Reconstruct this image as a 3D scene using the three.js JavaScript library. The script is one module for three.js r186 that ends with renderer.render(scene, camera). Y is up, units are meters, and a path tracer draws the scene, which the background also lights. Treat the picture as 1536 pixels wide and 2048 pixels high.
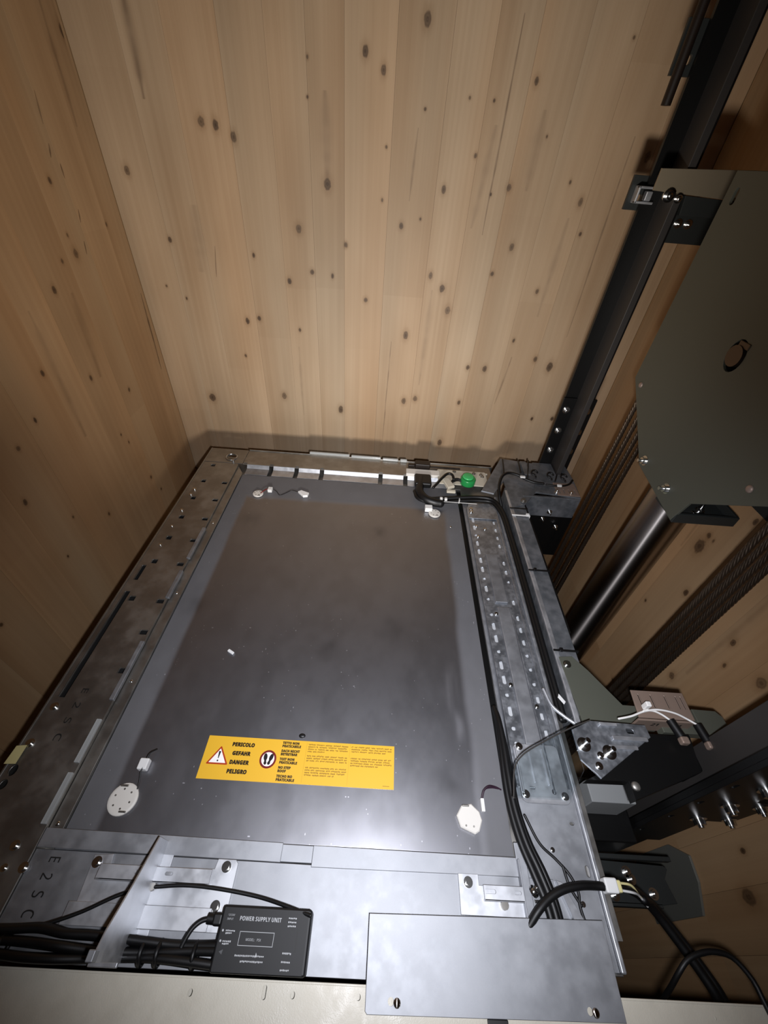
import * as THREE from 'three';
import { RoundedBoxGeometry } from 'three/addons/geometries/RoundedBoxGeometry.js';
import { mergeGeometries } from 'three/addons/utils/BufferGeometryUtils.js';

// ------------------------------------------------------------------ camera, light, exposure
const scene = new THREE.Scene();
scene.background = new THREE.Color(0x000000);

const FOCAL = 806.64, IMAGE_H = 2048;
const camera = new THREE.PerspectiveCamera(2 * Math.atan(IMAGE_H / 2 / FOCAL) * 180 / Math.PI, 0.75, 0.01, 30);
camera.position.set(0, 0.8, 0);
camera.setRotationFromMatrix(new THREE.Matrix4().makeBasis(
  new THREE.Vector3(0.99734931, 0.06416774, -0.03430532),
  new THREE.Vector3(-0.07075581, 0.74533299, -0.66292711),
  new THREE.Vector3(-0.01696965, 0.66359719, 0.74789758)));
camera.updateMatrixWorld(true);

const renderer = new THREE.WebGLRenderer({ antialias: true });
renderer.toneMapping = THREE.LinearToneMapping;
renderer.toneMappingExposure = 1.0;
renderer.shadowMap.enabled = true;

// the phone's flash beside the lens, and a hand torch held lower that is aimed at the far wall
function spot(color, candela, at, to, degrees, penumbra, radius) {
  const l = new THREE.SpotLight(color, candela, 0, degrees * Math.PI / 180, penumbra, 2);
  l.position.set(...at); l.target.position.set(...to); l.castShadow = true;
  l.shadow.radius = radius; l.shadow.mapSize.set(2048, 2048); l.shadow.camera.near = 0.02;
  scene.add(l, l.target); return l;
}
spot(0xf4f6ff, 3.5, [0.03, 0.765, 0.015], [0.08, 0.0, -0.52], 53, 1.0, 0.5);
spot(0xfff8f0, 4.35, [0.0, 0.36, 0.05], [-0.12, 0.57, -1.36], 45, 1.0, 2.5);

// ------------------------------------------------------------------ helpers
const taken = new Map();
function numbered(name) {
  const n = taken.get(name) || 0; taken.set(name, n + 1);
  return n ? `${name}_${String(n).padStart(3, '0')}` : name;
}
function rng(seed) { let s = seed >>> 0; return () => { s = (s + 0x6D2B79F5) >>> 0; let t = s; t = Math.imul(t ^ (t >>> 15), t | 1); t ^= t + Math.imul(t ^ (t >>> 7), t | 61); return ((t ^ (t >>> 14)) >>> 0) / 4294967296; }; }
const V = (x, y, z) => new THREE.Vector3(x, y, z);

// texture coordinates in metres, from the face's own direction
function muv(g) {
  g = g.index ? g.toNonIndexed() : g;
  for (const k of Object.keys(g.attributes)) if (!['position', 'normal', 'uv'].includes(k)) g.deleteAttribute(k);
  const p = g.attributes.position, n = g.attributes.normal, uv = new Float32Array(p.count * 2);
  for (let i = 0; i < p.count; i++) {
    const ax = Math.abs(n.getX(i)), ay = Math.abs(n.getY(i)), az = Math.abs(n.getZ(i));
    let u, v;
    if (ay >= ax && ay >= az) { u = p.getX(i); v = -p.getZ(i); } else if (ax >= az) { u = p.getZ(i); v = p.getY(i); } else { u = p.getX(i); v = p.getY(i); }
    uv[2 * i] = u; uv[2 * i + 1] = v;
  }
  g.setAttribute('uv', new THREE.BufferAttribute(uv, 2));
  return g;
}
function join(geos) {
  const l = (Array.isArray(geos) ? geos : [geos]).map(muv);
  return l.length > 1 ? mergeGeometries(l) : l[0];
}
// geometries are in world metres; a thing's parts are children of a Group that stands at its base
function thing(name, label, category, at = [0, 0, 0], group) {
  const o = new THREE.Group(); o.name = numbered(name); o.position.set(...at);
  o.userData = { label, category }; if (group) o.userData.group = group;
  scene.add(o); return o;
}
function part(name, geos, mat, parent, label) {
  const g = join(geos);
  const off = V(0, 0, 0); for (let q = parent; q && q !== scene; q = q.parent) off.add(q.position);
  g.translate(-off.x, -off.y, -off.z);
  const m = new THREE.Mesh(g, mat); m.name = numbered(name); m.castShadow = m.receiveShadow = true;
  if (label) m.userData.label = label;
  parent.add(m); return m;
}
function single(name, geos, mat, label, category, group) {
  const m = part(name, geos, mat, scene); m.userData = { label, category }; if (group) m.userData.group = group; return m;
}
function struct(name, geos, mat) { const m = part(name, geos, mat, scene); m.userData.kind = 'structure'; return m; }

// shapes
function box(x0, x1, y0, y1, z0, z1, r = 0.0012) {
  const w = x1 - x0, h = y1 - y0, d = z1 - z0;
  const rr = Math.min(r, w * 0.3, h * 0.3, d * 0.3);
  const g = rr > 0.0002 ? new RoundedBoxGeometry(w, h, d, 1, rr) : new THREE.BoxGeometry(w, h, d);
  g.translate((x0 + x1) / 2, (y0 + y1) / 2, (z0 + z1) / 2); return g;
}
function ringPath(pts) { const p = new THREE.Path(); pts.forEach(([a, b], i) => (i ? p.lineTo(a, b) : p.moveTo(a, b))); p.closePath(); return p; }
function shapeOf(pts, holes = []) {
  const s = new THREE.Shape(); pts.forEach(([a, b], i) => (i ? s.lineTo(a, b) : s.moveTo(a, b))); s.closePath();
  for (const h of holes) s.holes.push(ringPath(h)); return s;
}
const rect = (a0, a1, b0, b1) => [[a0, b0], [a1, b0], [a1, b1], [a0, b1]];
function rrect(a0, a1, b0, b1, r, n = 5) {
  const o = []; for (const [ca, cb, st] of [[a1 - r, b1 - r, 0], [a0 + r, b1 - r, 1], [a0 + r, b0 + r, 2], [a1 - r, b0 + r, 3]])
    for (let i = 0; i <= n; i++) { const t = (st + i / n) * Math.PI / 2; o.push([ca + r * Math.cos(t), cb + r * Math.sin(t)]); }
  return o;
}
const disc = (a, b, ra, rb = ra, n = 20) => Array.from({ length: n }, (_, i) => [a + ra * Math.cos(i / n * 2 * Math.PI), b + rb * Math.sin(i / n * 2 * Math.PI)]);
const slot = (a, b, la, lb) => rrect(a - la / 2, a + la / 2, b - lb / 2, b + lb / 2, Math.min(la, lb) * 0.48);
function ext(shape, t, bev) {
  return new THREE.ExtrudeGeometry(shape, { depth: t - 2 * bev, bevelEnabled: bev > 0, bevelSize: bev, bevelThickness: bev, bevelOffset: -bev, bevelSegments: 1, curveSegments: 8 }).translate(0, 0, bev);
}
// flat plate: outline in (x, z), its top at y
function plate(pts, y, t, holes = [], bev = 0.0005) {
  const m = (l) => l.map(([x, z]) => [x, -z]);
  return ext(shapeOf(m(pts), holes.map(m)), t, bev).rotateX(-Math.PI / 2).translate(0, y - t, 0);
}
// upright plate facing along z: outline in (x, y), front face at z
function upright(pts, z, t, holes = [], bev = 0.0005) { return ext(shapeOf(pts, holes), t, bev).translate(0, 0, z - t); }
// upright plate facing along x: outline in (z, y), thickness from x to x + t
function sideplate(pts, x, t, holes = [], bev = 0.0005) {
  return ext(shapeOf(pts.map(([z, y]) => [z, y]), holes), t, bev).applyMatrix4(new THREE.Matrix4().makeBasis(V(0, 0, 1), V(0, 1, 0), V(-1, 0, 0))).translate(x + t, 0, 0);
}
function tube(pts, r, seg = 0, rad = 10) {
  const c = new THREE.CatmullRomCurve3(pts.map((p) => V(...p)), false, 'centripetal');
  const caps = [0, 1].map((t) => new THREE.SphereGeometry(r, rad, 6).translate(...c.getPointAt(t).toArray()));
  return join([new THREE.TubeGeometry(c, seg || pts.length * 8, r, rad), ...caps]);
}
function cyl(a, b, r, n = 16, r2 = r) {
  const A = V(...a), B = V(...b), d = B.clone().sub(A);
  return new THREE.CylinderGeometry(r2, r, d.length(), n).applyQuaternion(new THREE.Quaternion().setFromUnitVectors(V(0, 1, 0), d.clone().normalize())).translate(...A.add(B).multiplyScalar(0.5).toArray());
}
// hexagon head with washer (and thread end) standing out along dir
function hex([x, y, z], dir, r, stud = 0) {
  const d = V(...dir), p = (t) => [x + d.x * t, y + d.y * t, z + d.z * t];
  const l = [cyl(p(-0.002), p(0.0016), r * 1.45, 18), cyl(p(0.0012), p(0.0012 + r * 0.9), r, 6)];
  if (stud) l.push(cyl(p(0), p(0.0012 + r * 0.9 + stud), r * 0.5, 10));
  return l;
}
function dome([x, y, z], dir, r) {
  const g = new THREE.SphereGeometry(r, 12, 6, 0, 2 * Math.PI, 0, Math.PI / 2).scale(1, 0.6, 1);
  return g.applyQuaternion(new THREE.Quaternion().setFromUnitVectors(V(0, 1, 0), V(...dir))).translate(x, y, z);
}
// ------------------------------------------------------------------ textures
const hash = (i, j, s) => { let h = Math.imul(i, 374761393) ^ Math.imul(j, 668265263) ^ Math.imul(s, 2147483647 - 1013); h = Math.imul(h ^ (h >>> 13), 1274126177); return ((h ^ (h >>> 16)) >>> 0) / 4294967296; };
function vnoise(x, y, s) {
  const i = Math.floor(x), j = Math.floor(y); let a = x - i, b = y - j; a = a * a * (3 - 2 * a); b = b * b * (3 - 2 * b);
  const p = hash(i, j, s), q = hash(i + 1, j, s), r = hash(i, j + 1, s), t = hash(i + 1, j + 1, s);
  return p + (q - p) * a + (r - p) * b + (p - q - r + t) * a * b;
}
const fbm = (x, y, s) => 0.55 * vnoise(x, y, s) + 0.3 * vnoise(x * 2.1, y * 2.1, s + 7) + 0.15 * vnoise(x * 4.3, y * 4.3, s + 13);
const clamp01 = (v) => (v < 0 ? 0 : v > 1 ? 1 : v);
const smooth = (a, b, v) => { v = clamp01((v - a) / (b - a)); return v * v * (3 - 2 * v); };
function dataTex(d, n, srgb, rx, ry = rx, m = n) {
  const t = new THREE.DataTexture(d, n, m, THREE.RGBAFormat);
  t.wrapS = t.wrapT = THREE.RepeatWrapping; t.magFilter = THREE.LinearFilter; t.minFilter = THREE.LinearMipmapLinearFilter; t.generateMipmaps = true;
  if (srgb) t.colorSpace = THREE.SRGBColorSpace; t.repeat.set(rx, ry); t.needsUpdate = true; return t;
}
const WOOD_M = 1.6, WOOD_Y0 = -0.4, WOOD_N = 2048;                  // one wall texture spans 1.6 m each way
// spruce lamellas: grain along v, knots and resin streaks at their places on the wall
function woodTexture(seed, u0, boards, knots, streaks) {
  const N = WOOD_N, d = new Uint8Array(N * N * 4), pxm = N / WOOD_M, f = new Float32Array(N * N), warm = new Float32Array(N * N);
  const R = rng(seed * 77 + 5);
  const tone = boards.map(() => [R() - 0.5, R() * 50, R()]);
  for (let i = 0, k = 0; i < N; i++) {
    const u = u0 + (i + 0.5) / pxm;
    while (k < boards.length - 1 && u >= boards[k][1]) k++;
    const [tn, ph, wr] = tone[k], lu = u - boards[k][0];
    for (let j = 0; j < N; j++) {
      const v = WOOD_Y0 + (j + 0.5) / pxm;
      const w = vnoise(u * 9 + ph, v * 0.9 + ph, seed) - 0.5;
      const fine = vnoise(u * 420, v * 5, seed + 1) - 0.5;
      const mid = vnoise(u * 130 + w * 3, v * 1.6 + ph, seed + 2) - 0.5;
      const big = vnoise(u * 22 + ph, v * 1.7, seed + 3) - 0.5;
      const blot = fbm(u * 6 + ph, v * 3.2, seed + 4) - 0.5;
      const ring = Math.sin((lu * (90 + 60 * wr) + w * 5 + ph) * 2.4);
      // darker lamella pieces, finger-jointed along the board
      const piece = hash(k, Math.floor(v * 1.15 + wr * 7), seed + 9) - 0.5;
      f[j * N + i] = 0.035 * fine + 0.06 * mid + 0.15 * big + 0.24 * blot + 0.012 * ring * (0.3 + wr) + 0.06 * tn + 0.06 * piece;
      warm[j * N + i] = 0.5 * (vnoise(u * 14 + ph, v * 2.2, seed + 5) - 0.5) + 0.3 * tn;
    }
  }
  const dark = new Float32Array(N * N);
  const each = (u, v, ru, rv, fn) => {
    const ci = (u - u0) * pxm, cj = (v - WOOD_Y0) * pxm;
    for (let j = Math.max(0, Math.floor(cj - rv * pxm)); j <= Math.min(N - 1, cj + rv * pxm); j++)
      for (let i = Math.max(0, Math.floor(ci - ru * pxm)); i <= Math.min(N - 1, ci + ru * pxm); i++) fn(j * N + i, (i - ci) / pxm, (j - cj) / pxm);
  };
  for (const [u, v, r0] of knots) {
    const r = Math.max(r0, 0.0026), e = 1.15 + hash(Math.floor(u * 1000), Math.floor(v * 1000), 3) * 0.5, s = Math.floor(u * 999 + v * 77);
    each(u, v, r * 4.2, r * 9, (o, a, b) => {
      const q = Math.hypot(a, b / e) / r + 0.25 * (vnoise(a * 300, b * 200, s) - 0.5);
      dark[o] = Math.max(dark[o], (1 - smooth(0.6, 1.2, q)) * (0.55 + 0.35 * hash(s, 5, 6) + 0.12 * Math.sin(q * 9)));
      f[o] -= 0.13 * Math.exp(-((q - 1.0) ** 2) * 1.2) * (q > 0.9 ? 1 : 0.5);
      f[o] -= 0.07 * Math.exp(-((a / (r * 0.9)) ** 2)) * Math.exp(-Math.abs(b) / (r * 3)) * (vnoise(a * 900, b * 30, s) + 0.2);
    });
  }
  for (const [ua, va, ub, vb, w0, amt] of streaks) {
    const n = Math.ceil(Math.abs(vb - va) * pxm);
    for (let s = 0; s <= n; s++) {
      const t = s / n, v = va + (vb - va) * t, u = ua + (ub - ua) * t + 0.002 * (vnoise(v * 14, ua * 90, 21) - 0.5);
      const w = w0 * (0.35 + Math.sin(Math.PI * Math.min(1, t * 1.02)) * 0.65) * (0.7 + 0.6 * vnoise(v * 40, ua * 50, 23));
      each(u, v, w * 2.5, 0.6 / pxm, (o, a) => { dark[o] = Math.max(dark[o], amt * Math.exp(-((a / w) ** 2)) * (0.6 + 0.5 * vnoise(v * 60, 3, 25))); });
    }
  }
  const A = [200, 174, 143], B = [146, 117, 86], K = [72, 54, 38];
  for (let o = 0; o < N * N; o++) {
    const m = clamp01(0.36 - f[o] * 1.75), kd = clamp01(dark[o]), w = warm[o] * 17;
    d[4 * o] = A[0] + (B[0] - A[0]) * m + (K[0] - 150) * 0; d[4 * o + 3] = 255;
    let r = A[0] + (B[0] - A[0]) * m + w * 0.5, g = A[1] + (B[1] - A[1]) * m - w * 0.4, b = A[2] + (B[2] - A[2]) * m - w;
    r += (K[0] - r) * kd; g += (K[1] - g) * kd; b += (K[2] - b) * kd;
    d[4 * o] = r < 0 ? 0 : r > 255 ? 255 : r; d[4 * o + 1] = g < 0 ? 0 : g > 255 ? 255 : g; d[4 * o + 2] = b < 0 ? 0 : b > 255 ? 255 : b;
  }
  return dataTex(d, N, true, 1);
}
// blotchy galvanised / dusty sheet: [colour, roughness]
function sheetTextures(seed, lo, hi, rlo, rhi, size, fn) {
  const N = 768, c = new Uint8Array(N * N * 4), r = new Uint8Array(N * N * 4);
  for (let j = 0; j < N; j++) for (let i = 0; i < N; i++) {
    const x = i / N, y = j / N, o = 4 * (j * N + i);
    // wraps round: blend the two ends
    const e = (sc, s) => { const wx = smooth(0.8, 1, x), wy = smooth(0.8, 1, y), q = (a, b) => fbm(a * sc, b * sc, s); const t0 = q(x, y) * (1 - wx) + q(x - 1, y) * wx, t1 = q(x, y - 1) * (1 - wx) + q(x - 1, y - 1) * wx; return t0 * (1 - wy) + t1 * wy; };
    const a = e(7, seed), b = e(26, seed + 40), g = hash(i, j, seed) - 0.5;
    let t = smooth(0.25, 0.75, 0.62 * a + 0.38 * b) + 0.10 * g, q = smooth(0.3, 0.7, 0.5 * a + 0.5 * b);
    if (fn) [t, q] = fn(x, y, t, q);
    for (let k = 0; k < 3; k++) c[o + k] = Math.max(0, Math.min(255, lo[k] + (hi[k] - lo[k]) * t));
    c[o + 3] = 255; const rr = 255 * (rlo + (rhi - rlo) * q);
    r[o] = r[o + 1] = r[o + 2] = Math.max(0, Math.min(255, rr)); r[o + 3] = 255;
  }
  return [dataTex(c, N, true, 1 / size), dataTex(r, N, false, 1 / size)];
}
function metal(seed, lo, hi, rlo, rhi, size, metalness = 1) {
  const [map, roughnessMap] = sheetTextures(seed, lo, hi, rlo, rhi, size);
  return new THREE.MeshStandardMaterial({ map, roughnessMap, roughness: 1, metalness });
}
const plain = (color, roughness, metalness = 0, more = {}) => new THREE.MeshPhysicalMaterial({ color, roughness, metalness, ...more });
const M = {
  galv: metal(11, [150, 152, 156], [176, 178, 182], 0.56, 0.64, 0.34, 0.88),
  galvBright: metal(17, [186, 188, 192], [216, 218, 222], 0.42, 0.54, 0.3, 0.8),
  galvDull: metal(23, [140, 137, 132], [170, 167, 161], 0.36, 0.5, 0.42, 0.88),
  tray: metal(29, [138, 142, 148], [186, 190, 196], 0.3, 0.46, 0.16, 0.8),
  cast: metal(31, [98, 102, 106], [134, 136, 140], 0.4, 0.52, 0.3, 0.5),
  steel: plain(0xd4d4d2, 0.2, 1), zinc: plain(0xb9bcc0, 0.3, 1), chrome: plain(0xb4aca6, 0.29, 1, { anisotropy: 1.0, anisotropyRotation: Math.PI / 2 }),
  railBlack: plain(0x121212, 0.42, 0.3), railFace: plain(0x44413f, 0.5, 0.4), black: plain(0x0b0b0c, 0.45), cable: plain(0x060607, 0.5),
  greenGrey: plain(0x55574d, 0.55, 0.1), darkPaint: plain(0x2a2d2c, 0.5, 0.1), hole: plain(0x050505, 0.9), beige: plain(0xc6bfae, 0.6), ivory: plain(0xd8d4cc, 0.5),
  rope: plain(0x66584b, 0.32, 0.85), white: plain(0xe4e4e2, 0.5), tag: plain(0xf0eeea, 0.45), tape: plain(0xd9cf94, 0.6), green: plain(0x2fa556, 0.3, 0, { transmission: 0.35, thickness: 0.0 }), greenLid: plain(0x3fb566, 0.35), purple: plain(0x2c1626, 0.5), red: plain(0x6e1512, 0.5),
  clear: plain(0xe8ecec, 0.16, 0, { transmission: 0.6, thickness: 0 }), mirror: plain(0xc9c4ba, 0.1, 1), pink: plain(0x9a8679, 0.5, 0.4), copper: plain(0xa06a3c, 0.4, 0.8), foam: plain(0x55585c, 0.7),
};
{ // door header: cream powder coat with a fine sparkle
  const [map, roughnessMap] = sheetTextures(61, [206, 200, 184], [214, 208, 192], 0.38, 0.52, 0.25);
  M.header = new THREE.MeshStandardMaterial({ map, roughnessMap, roughness: 1, metalness: 0 });
  const SN = 256, sd = new Uint8Array(SN * SN * 4);
  for (let o = 0; o < SN * SN; o++) { const v = 255 * hash(o % SN, Math.floor(o / SN), 83); sd[4 * o] = sd[4 * o + 1] = sd[4 * o + 2] = v; sd[4 * o + 3] = 255; }
  M.header.bumpMap = dataTex(sd, SN, false, 1 / 0.16); M.header.bumpScale = 0.00012;
  // roof panel: dark satin sheet; a wiped field inside a dustier rim, scuffs and hand marks
  const S = [[0.12, 0.78, 0.035], [0.05, 0.45, 0.03], [0.66, 0.76, 0.03], [0.71, 0.42, 0.04], [0.52, 0.36, 0.025], [0.86, 0.1, 0.03]];
  const band = (x, y) => Math.min(smooth(0.05, 0.075, x + 0.006 * vnoise(y * 14, 2, 4)), smooth(0.05, 0.085, 1 - x + 0.008 * vnoise(y * 12, 2, 6)), smooth(0.1, 0.13, 1 - y));
  const P = sheetTextures(67, [138, 138, 142], [160, 160, 165], 0.37, 0.42, 1, (x, y, t, q) => {
    const edge = band(x, y);
    t = 0.3 + t * 0.3 - 1.7 * (1 - edge); q = q * 0.6 + 5.5 * (1 - edge);
    for (const [a, b, r] of S) t -= 0.9 * Math.exp(-(((x - a) / r) ** 2 + ((y - b) / (r * 0.8)) ** 2)) * (0.3 + vnoise(x * 40, y * 40, 5));
    const st = Math.exp(-(((x - 0.885 - 0.02 * vnoise(y * 20, 3, 8)) / 0.014) ** 2)) * smooth(0.16, 0.2, y) * (1 - smooth(0.3, 0.38, y)) * vnoise(x * 90, y * 24, 9); t += 1.2 * st; q += 1.5 * st;
    if (vnoise(x * 230, y * 300, 71) > 0.972 && vnoise(x * 17, y * 17, 72) > 0.62) { t += 3; q += 3; }
    return [t, q];
  });
  const PN = P[1].image.width, md = new Uint8Array(PN * PN * 4);      // the dusty rim shines less
  for (let j = 0; j < PN; j++) for (let i = 0; i < PN; i++) { const v = 255 * (0.3 + 0.62 * band(i / PN, j / PN)), o = 4 * (j * PN + i); md[o] = md[o + 1] = md[o + 2] = v; md[o + 3] = 255; }
  P.push(dataTex(md, PN, false, 1));
  for (const t of P) { t.repeat.set(1 / 0.69, 1 / 0.915); t.offset.set(0.44 / 0.69, -0.12 / 0.915); }
  M.panel = new THREE.MeshStandardMaterial({ map: P[0], roughnessMap: P[1], metalnessMap: P[2], roughness: 1, metalness: 1 });
}
function canvasTex(w, h, draw) {
  const c = document.createElement('canvas'); c.width = w; c.height = h; draw(c.getContext('2d'), w, h);
  const t = new THREE.CanvasTexture(c); t.colorSpace = THREE.SRGBColorSpace; t.magFilter = THREE.LinearFilter; return t;
}
// flat print lying on top of something: rectangle in (x, z) at y, uv 0..1, top of the print towards -z
function printTop(x0, x1, z0, z1, y) { return new THREE.PlaneGeometry(x1 - x0, z1 - z0).rotateX(-Math.PI / 2).translate((x0 + x1) / 2, y, (z0 + z1) / 2); }
function addPrint(name, g, mat, parent) { const off = V(0, 0, 0); for (let q = parent; q && q !== scene; q = q.parent) off.add(q.position); g.translate(-off.x, -off.y, -off.z); const m = new THREE.Mesh(g, mat); m.name = numbered(name); m.receiveShadow = true; parent.add(m); return m; }
// ------------------------------------------------------------------ the shaft
const X_L = -0.77, X_R = 0.78, Z_B = -1.36, Z_F = 0.42, Y_PIT = -2.6, Y_TOP = 2.6;
function boardList(u0, u1, seed) {
  const R = rng(seed), l = []; let u = u0;
  while (u < u1 - 1e-6) { let w = 0.075 + 0.06 * R(); if (u + w > u1 - 0.05) w = u1 - u; l.push([u, u + w, R()]); u += w; }
  return l;
}
// one wall: a core slab and its lamellas, each a board of its own
function timberWall(name, u0, u1, seed, knots, streaks, place, slabBox) {
  const boards = boardList(u0, u1, seed);
  const map = woodTexture(seed, u0, boards, knots, streaks);
  const mat = new THREE.MeshStandardMaterial({ map, roughness: 0.6, color: name === 'wall_back' ? 0xffffff : 0xfff3e2 });   // the side walls are yellower timber
  const core = struct(name, slabBox, plain(0x9c7b52, 0.8));
  for (const [a, b, proud] of boards) {
    const g = box(a + 0.0002, b - 0.0002, Y_PIT, Y_TOP, 0, 0.019 + 0.0004 * proud, 0);   // local: u, y, depth
    const q = g.index ? g.toNonIndexed() : g, p = q.attributes.position, uv = q.attributes.uv;
    for (let i = 0; i < p.count; i++) uv.setXY(i, (p.getX(i) - u0) / WOOD_M, (p.getY(i) - WOOD_Y0) / WOOD_M);
    place(q);
    const m = new THREE.Mesh(q, mat); m.name = numbered('plank'); m.castShadow = m.receiveShadow = true; core.add(m);
  }
  return { core, mat };
}
const T = 0.02;                                                     // lamella thickness: wall faces are at X_L, X_R, Z_B
const KNOTS_BACK = [[-0.500,0.828,0.008], [-0.465,0.824,0.007], [-0.424,0.805,0.007], [-0.718,0.722,0.007], [-0.192,0.729,0.009], [-0.275,0.626,0.008], [-0.648,0.575,0.005], [-0.243,0.522,0.006], [-0.183,0.516,0.004], [-0.459,0.369,0.006], [-0.420,0.380,0.006], [-0.292,0.354,0.004], [-0.483,0.256,0.004], [-0.631,0.092,0.011], [-0.366,0.120,0.008], [-0.161,0.082,0.009], [-0.693,0.453,0.003], [-0.640,0.422,0.003], [-0.231,0.951,0.002], [-0.235,0.887,0.002], [-0.142,0.597,0.004], [-0.412,0.553,0.004], [-0.313,0.493,0.006], [0.033,1.021,0.008], [-0.100,0.967,0.007], [-0.057,0.941,0.006], [0.295,0.945,0.005], [0.206,0.908,0.003], [0.148,0.909,0.003], [-0.042,0.811,0.003], [0.183,0.809,0.004], [0.114,0.738,0.006], [0.283,0.753,0.006], [0.479,0.736,0.006], [0.239,0.736,0.003], [0.010,0.652,0.006], [-0.144,0.597,0.004], [0.326,0.624,0.006], [0.505,0.667,0.004], [0.287,0.555,0.005], [0.108,0.538,0.006], [0.147,0.506,0.008], [0.432,0.519,0.005], [0.174,0.447,0.008], [-0.082,0.458,0.006], [0.051,0.363,0.008], [0.272,0.274,0.006], [0.330,0.274,0.007], [0.545,0.297,0.010], [0.490,0.319,0.006], [0.402,0.373,0.004], [0.067,0.135,0.008], [0.266,0.145,0.006], [0.107,0.147,0.008], [0.545,0.103,0.005], [0.618,0.109,0.006], [0.223,-0.027,0.009], [-0.046,0.705,0.003], [0.437,0.774,0.003], [0.061,0.671,0.003], [0.046,0.884,0.003], [0.485,1.022,0.003], [0.609,0.834,0.007], [0.349,0.855,0.002]];
const KNOTS_LEFT = [[1.353,0.955,0.011], [1.123,0.707,0.005], [1.118,0.570,0.008], [1.061,0.564,0.004], [1.126,0.219,0.005], [0.856,0.382,0.005], [0.994,0.312,0.005], [0.777,0.308,0.004], [0.998,0.518,0.006], [1.281,0.611,0.004], [1.113,0.608,0.003], [0.704,0.281,0.005], [0.648,0.178,0.005], [0.732,0.058,0.003], [0.839,-0.027,0.004], [1.071,-0.068,0.005], [1.035,0.092,0.003], [1.016,0.129,0.003], [0.449,0.009,0.004], [0.660,-0.011,0.003], [1.099,-0.141,0.004]];
const KNOTS_RIGHT = [[0.698,0.142,0.013], [0.697,0.179,0.006], [0.643,0.032,0.007], [0.718,-0.103,0.004], [0.519,-0.150,0.008], [0.486,0.065,0.006], [0.397,0.067,0.010], [0.635,0.281,0.005], [0.687,-0.447,0.011], [0.627,-0.403,0.007], [0.462,0.012,0.004], [0.679,0.179,0.003], [0.179,-0.199,0.005], [0.115,-0.243,0.012]];

const backWall = timberWall('wall_back', X_L, X_R, 3, KNOTS_BACK, [
  [0.239, 1.041, 0.237, 0.648, 0.0022, 0.5], [0.561, 0.869, 0.567, 0.397, 0.0022, 0.42], [0.006, 0.34, 0.0, -0.053, 0.0018, 0.4],
  [-0.522, 0.568, -0.532, 0.489, 0.0012, 0.7], [0.221, 0.867, 0.203, 0.661, 0.009, 0.16], [-0.193, 0.9, -0.191, 0.742, 0.014, 0.2],
  [0.034, 0.851, 0.027, 0.709, 0.003, 0.3], [-0.62, 1.05, -0.628, 0.86, 0.008, 0.4], [-0.56, 0.66, -0.575, 0.5, 0.02, 0.12], [0.33, 0.9, 0.33, 0.75, 0.012, 0.14],
  [0.118, 0.5, 0.115, 0.2, 0.006, 0.15], [0.41, 0.32, 0.395, 0.15, 0.003, 0.3], [0.46, 0.7, 0.455, 0.45, 0.007, 0.16], [-0.3, 0.3, -0.3, 0.05, 0.004, 0.14],
], (g) => g.translate(0, 0, Z_B - T), box(X_L - 0.1, X_R + 0.1, Y_PIT, Y_TOP, Z_B - 0.12, Z_B - T - 0.0005, 0));
const leftWall = timberWall('wall_left', -0.25, 1.36, 5, KNOTS_LEFT, [
  [1.345, 0.43, 1.33, 0.2, 0.0035, 0.75], [1.186, 0.651, 1.178, 0.627, 0.0018, 0.8], [1.165, 0.589, 1.158, 0.563, 0.002, 0.8], [1.165, 0.768, 1.156, 0.746, 0.003, 0.7],
  [1.179, 0.734, 1.177, 0.71, 0.0018, 0.8], [1.18, 0.85, 1.17, 0.8, 0.002, 0.6], [1.05, 0.5, 1.03, 0.3, 0.012, 0.2], [0.9, 0.5, 0.89, 0.2, 0.01, 0.18], [1.3, 1.0, 1.29, 0.8, 0.006, 0.3],
], (g) => g.applyMatrix4(new THREE.Matrix4().makeBasis(V(0, 0, -1), V(0, 1, 0), V(1, 0, 0))).translate(X_L - T, 0, 0), box(X_L - 0.12, X_L - T - 0.0005, Y_PIT, Y_TOP, Z_B, Z_F, 0));
const rightWall = timberWall('wall_right', -0.25, 1.36, 9, KNOTS_RIGHT, [[0.75, 0.5, 0.74, 0.1, 0.006, 0.2], [0.5, 0.3, 0.5, -0.1, 0.01, 0.15], [0.3, 0.3, 0.3, -0.2, 0.006, 0.25]],
  (g) => { g.applyMatrix4(new THREE.Matrix4().makeBasis(V(0, 0, -1), V(0, 1, 0), V(-1, 0, 0))).translate(X_R + T, 0, 0); const ix = g.attributes.position.count; for (let i = 0; i < ix; i += 3) for (const k of Object.keys(g.attributes)) { const a = g.attributes[k], s = a.itemSize; for (let c = 0; c < s; c++) { const t = a.array[(i + 1) * s + c]; a.array[(i + 1) * s + c] = a.array[(i + 2) * s + c]; a.array[(i + 2) * s + c] = t; } } },
  box(X_R + T + 0.0005, X_R + 0.12, Y_PIT, Y_TOP, Z_B, Z_F, 0));
const rough = plain(0x8a7354, 0.7), doorSide = plain(0x3a3733, 0.7);
struct('wall_front', box(X_L - 0.12, X_R + 0.12, Y_PIT, Y_TOP, Z_F, Z_F + 0.1, 0), doorSide);
struct('ceiling', box(X_L - 0.12, X_R + 0.12, Y_TOP, Y_TOP + 0.1, Z_B - 0.12, Z_F + 0.1, 0), rough);
struct('floor', box(X_L - 0.12, X_R + 0.12, Y_PIT - 0.1, Y_PIT, Z_B - 0.12, Z_F + 0.1, 0), plain(0x6b6a66, 0.9));

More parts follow.
